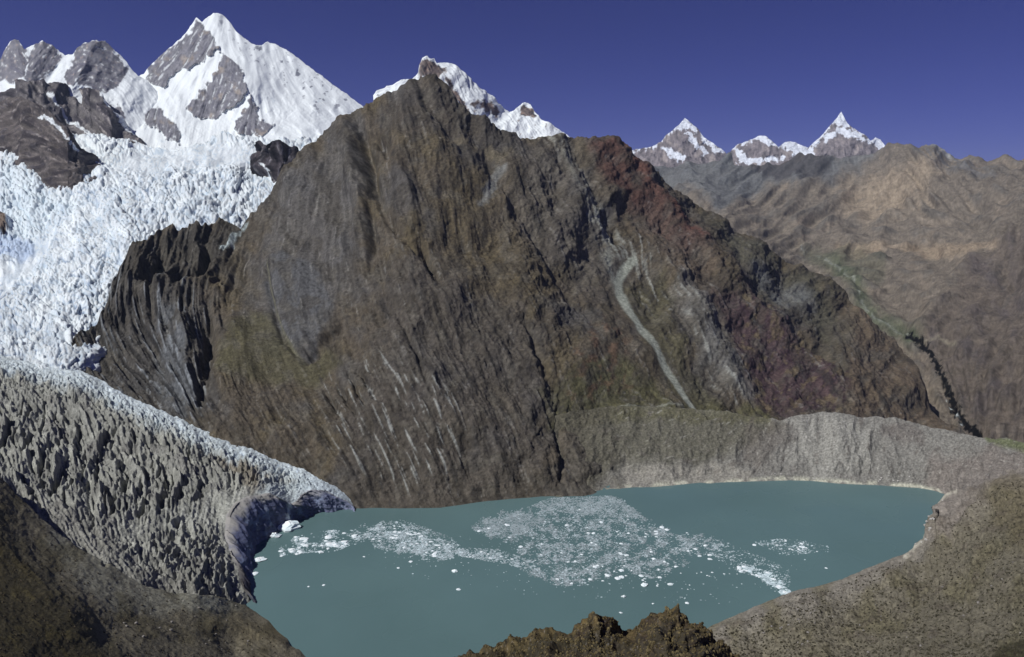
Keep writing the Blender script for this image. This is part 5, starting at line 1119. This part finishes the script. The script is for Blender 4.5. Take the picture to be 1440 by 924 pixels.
for key, poly, n, s0, s1, pool, lab, grp in (
    ('right_slope', [(1290, 700), (1330, 695), (1320, 730), (1305, 760), (1285, 775), (1280, 765)], 16, 2.5, 5, BP, 'pale boulder at the water line of the right shore', 'boulders along the right water line'),
    ('right_slope', [(1120, 840), (1300, 790), (1440, 780), (1440, 924), (1040, 924)], 90, .9, 2.6, BM, 'grey stone lying on the speckled slope at lower right', 'stones on the lower right slope'),
    ('moraine', [(1050, 672), (1300, 680), (1320, 690), (1300, 670), (1060, 664)], 24, 1.5, 3.2, BP, 'pale boulder on the strip of shore below the moraine', 'boulders below the moraine'),
    ('hillside', [(160, 810), (330, 850), (400, 900), (400, 924), (180, 900)], 30, 1.2, 3.0, BM, 'grey stone on the brown slope at lower left', 'stones on the lower left slope')):
    for p in surf_pick(key, poly, n, RNG):
        s = s0 + (s1 - s0) * RNG.random() ** 2
        o = bpy.data.objects.new('boulder', pool[random.randrange(len(pool))]); C.objects.link(o)
        o.location = (p[0], p[1], p[2] + s * .12); o.scale = (s, s * random.uniform(.7, 1.1), s * random.uniform(.7, 1.1)); o.rotation_euler = (0, 0, random.uniform(0, 6.28))
        tag(o, lab, 'boulder', grp)

def tufts():
    rnd = np.random.default_rng(5)
    V = []; Fc = []; col = []
    for key, poly, n, s0, s1, cc in (('right_slope', [(1000, 895), (1110, 845), (1290, 780), (1380, 700), (1450, 670), (1450, 930), (960, 930)], 4200, .6, 2.1, (.048, .044, .030)),
                               ('hillside', [(60, 740), (330, 850), (430, 930), (0, 930), (0, 700)], 900, .5, 1.6, (.055, .045, .03)),
                               ('rock_outcrop', [(620, 940), (700, 900), (840, 860), (960, 850), (1050, 930), (1000, 950), (620, 950)], 2600, .12, .45, (.10, .08, .04))):
        for p in surf_pick(key, poly, n, rnd):
            s = s0 + (s1 - s0) * rnd.random() ** 2
            base = len(V); k = 5
            q = .6 + .9 * rnd.random()
            for j in range(k):
                a = 6.283 * j / k + rnd.random(); V.append((p[0] + math.cos(a) * s * .55, p[1] + math.sin(a) * s * .55, p[2] - .1 * s))
            for j in range(k):
                a = 6.283 * j / k + rnd.random(); V.append((p[0] + math.cos(a) * s * .4, p[1] + math.sin(a) * s * .4, p[2] + .4 * s * rnd.uniform(.6, 1.2)))
            V.append((p[0], p[1], p[2] + .6 * s))
            for j in range(k):
                j2 = (j + 1) % k
                Fc.append((base + j, base + j2, base + k + j2, base + k + j)); Fc.append((base + k + j, base + k + j2, base + 2 * k))
            col.extend([(cc[0] * q, cc[1] * q, cc[2] * q, 1)] * (2 * k + 1))
    me = bpy.data.meshes.new('grass'); me.from_pydata(V, [], Fc)
    a = me.color_attributes.new('surface_colour', 'FLOAT_COLOR', 'POINT'); a.data.foreach_set('color', np.array(col, np.float32).ravel())
    me.materials.append(M_NEAR)
    o = bpy.data.objects.new('grass', me); C.objects.link(o)
    tag(o, 'dark bunch grass tufts dotted over the gravel slopes', 'grass', None, 'stuff')
tufts()

# ================================================================== THIN BLUE AIR
HZ = (-16000, -1500, -421, 16000, 30500, 1800)
me = bpy.data.meshes.new('haze'); x0, y0, z0, x1, y1, z1 = HZ
me.from_pydata([(x0, y0, z0), (x1, y0, z0), (x1, y1, z0), (x0, y1, z0), (x0, y0, z1), (x1, y0, z1), (x1, y1, z1), (x0, y1, z1)], [], [(0, 3, 2, 1), (4, 5, 6, 7), (0, 1, 5, 4), (1, 2, 6, 5), (2, 3, 7, 6), (3, 0, 4, 7)])
mh = bpy.data.materials.new('haze_air'); mh.use_nodes = True
nt = mh.node_tree; nt.nodes.remove(nt.nodes['Principled BSDF']); pv = nt.nodes.new('ShaderNodeVolumePrincipled')
pv.inputs['Color'].default_value = (.62, .78, 1, 1); pv.inputs['Density'].default_value = 1.6e-5; pv.inputs['Anisotropy'].default_value = .1
nt.links.new(pv.outputs['Volume'], nt.nodes['Material Output'].inputs['Volume'])
me.materials.append(mh); o = bpy.data.objects.new('haze', me); C.objects.link(o)
tag(o, 'thin bluish mountain air paling the farthest hills and peaks', 'haze', None, 'stuff')

# ================================================================== LIGHT, SKY, CAMERA
EL, AZ = math.radians(50), (-.84, -.47)
l = math.hypot(*AZ); sx, sy = AZ[0] / l * math.cos(EL), AZ[1] / l * math.cos(EL); sz = math.sin(EL)
from mathutils import Vector
sun = bpy.data.lights.new('sun', 'SUN'); sun.energy = 4.2; sun.angle = math.radians(.5); sun.color = (1, .98, .945)
so = bpy.data.objects.new('sun', sun); C.objects.link(so)
so.rotation_euler = Vector((sx, sy, sz)).to_track_quat('Z', 'Y').to_euler()
w = bpy.data.worlds.new('World'); bpy.context.scene.world = w; w.use_nodes = True
nt = w.node_tree; bg = nt.nodes['Background']
sky = nt.nodes.new('ShaderNodeTexSky'); sky.sky_type = 'NISHITA'; sky.sun_disc = False
sky.sun_elevation = EL; sky.sun_rotation = math.atan2(sx, sy); sky.altitude = 4600; sky.air_density = 1.0; sky.dust_density = .0; sky.ozone_density = 2.0
hs = nt.nodes.new('ShaderNodeMixRGB'); hs.blend_type = 'MULTIPLY'; hs.inputs['Fac'].default_value = 1; hs.inputs['Color2'].default_value = (.45, .37, 1.0, 1)
nt.links.new(sky.outputs['Color'], hs.inputs['Color1']); nt.links.new(hs.outputs['Color'], bg.inputs['Color'])
bg.inputs['Strength'].default_value = .045
cam = bpy.data.cameras.new('camera'); co = bpy.data.objects.new('camera', cam); C.objects.link(co)
co.location = (0, 0, CAMZ); co.rotation_euler = (math.radians(90) - PITCH, 0, 0)
cam.sensor_width = 36; cam.lens = 36 * F / W; cam.clip_start = 1; cam.clip_end = 120000
sc = bpy.context.scene; sc.camera = co
sc.view_settings.view_transform = 'Standard'; sc.view_settings.look = 'None'; sc.view_settings.exposure = 0; sc.view_settings.gamma = 1
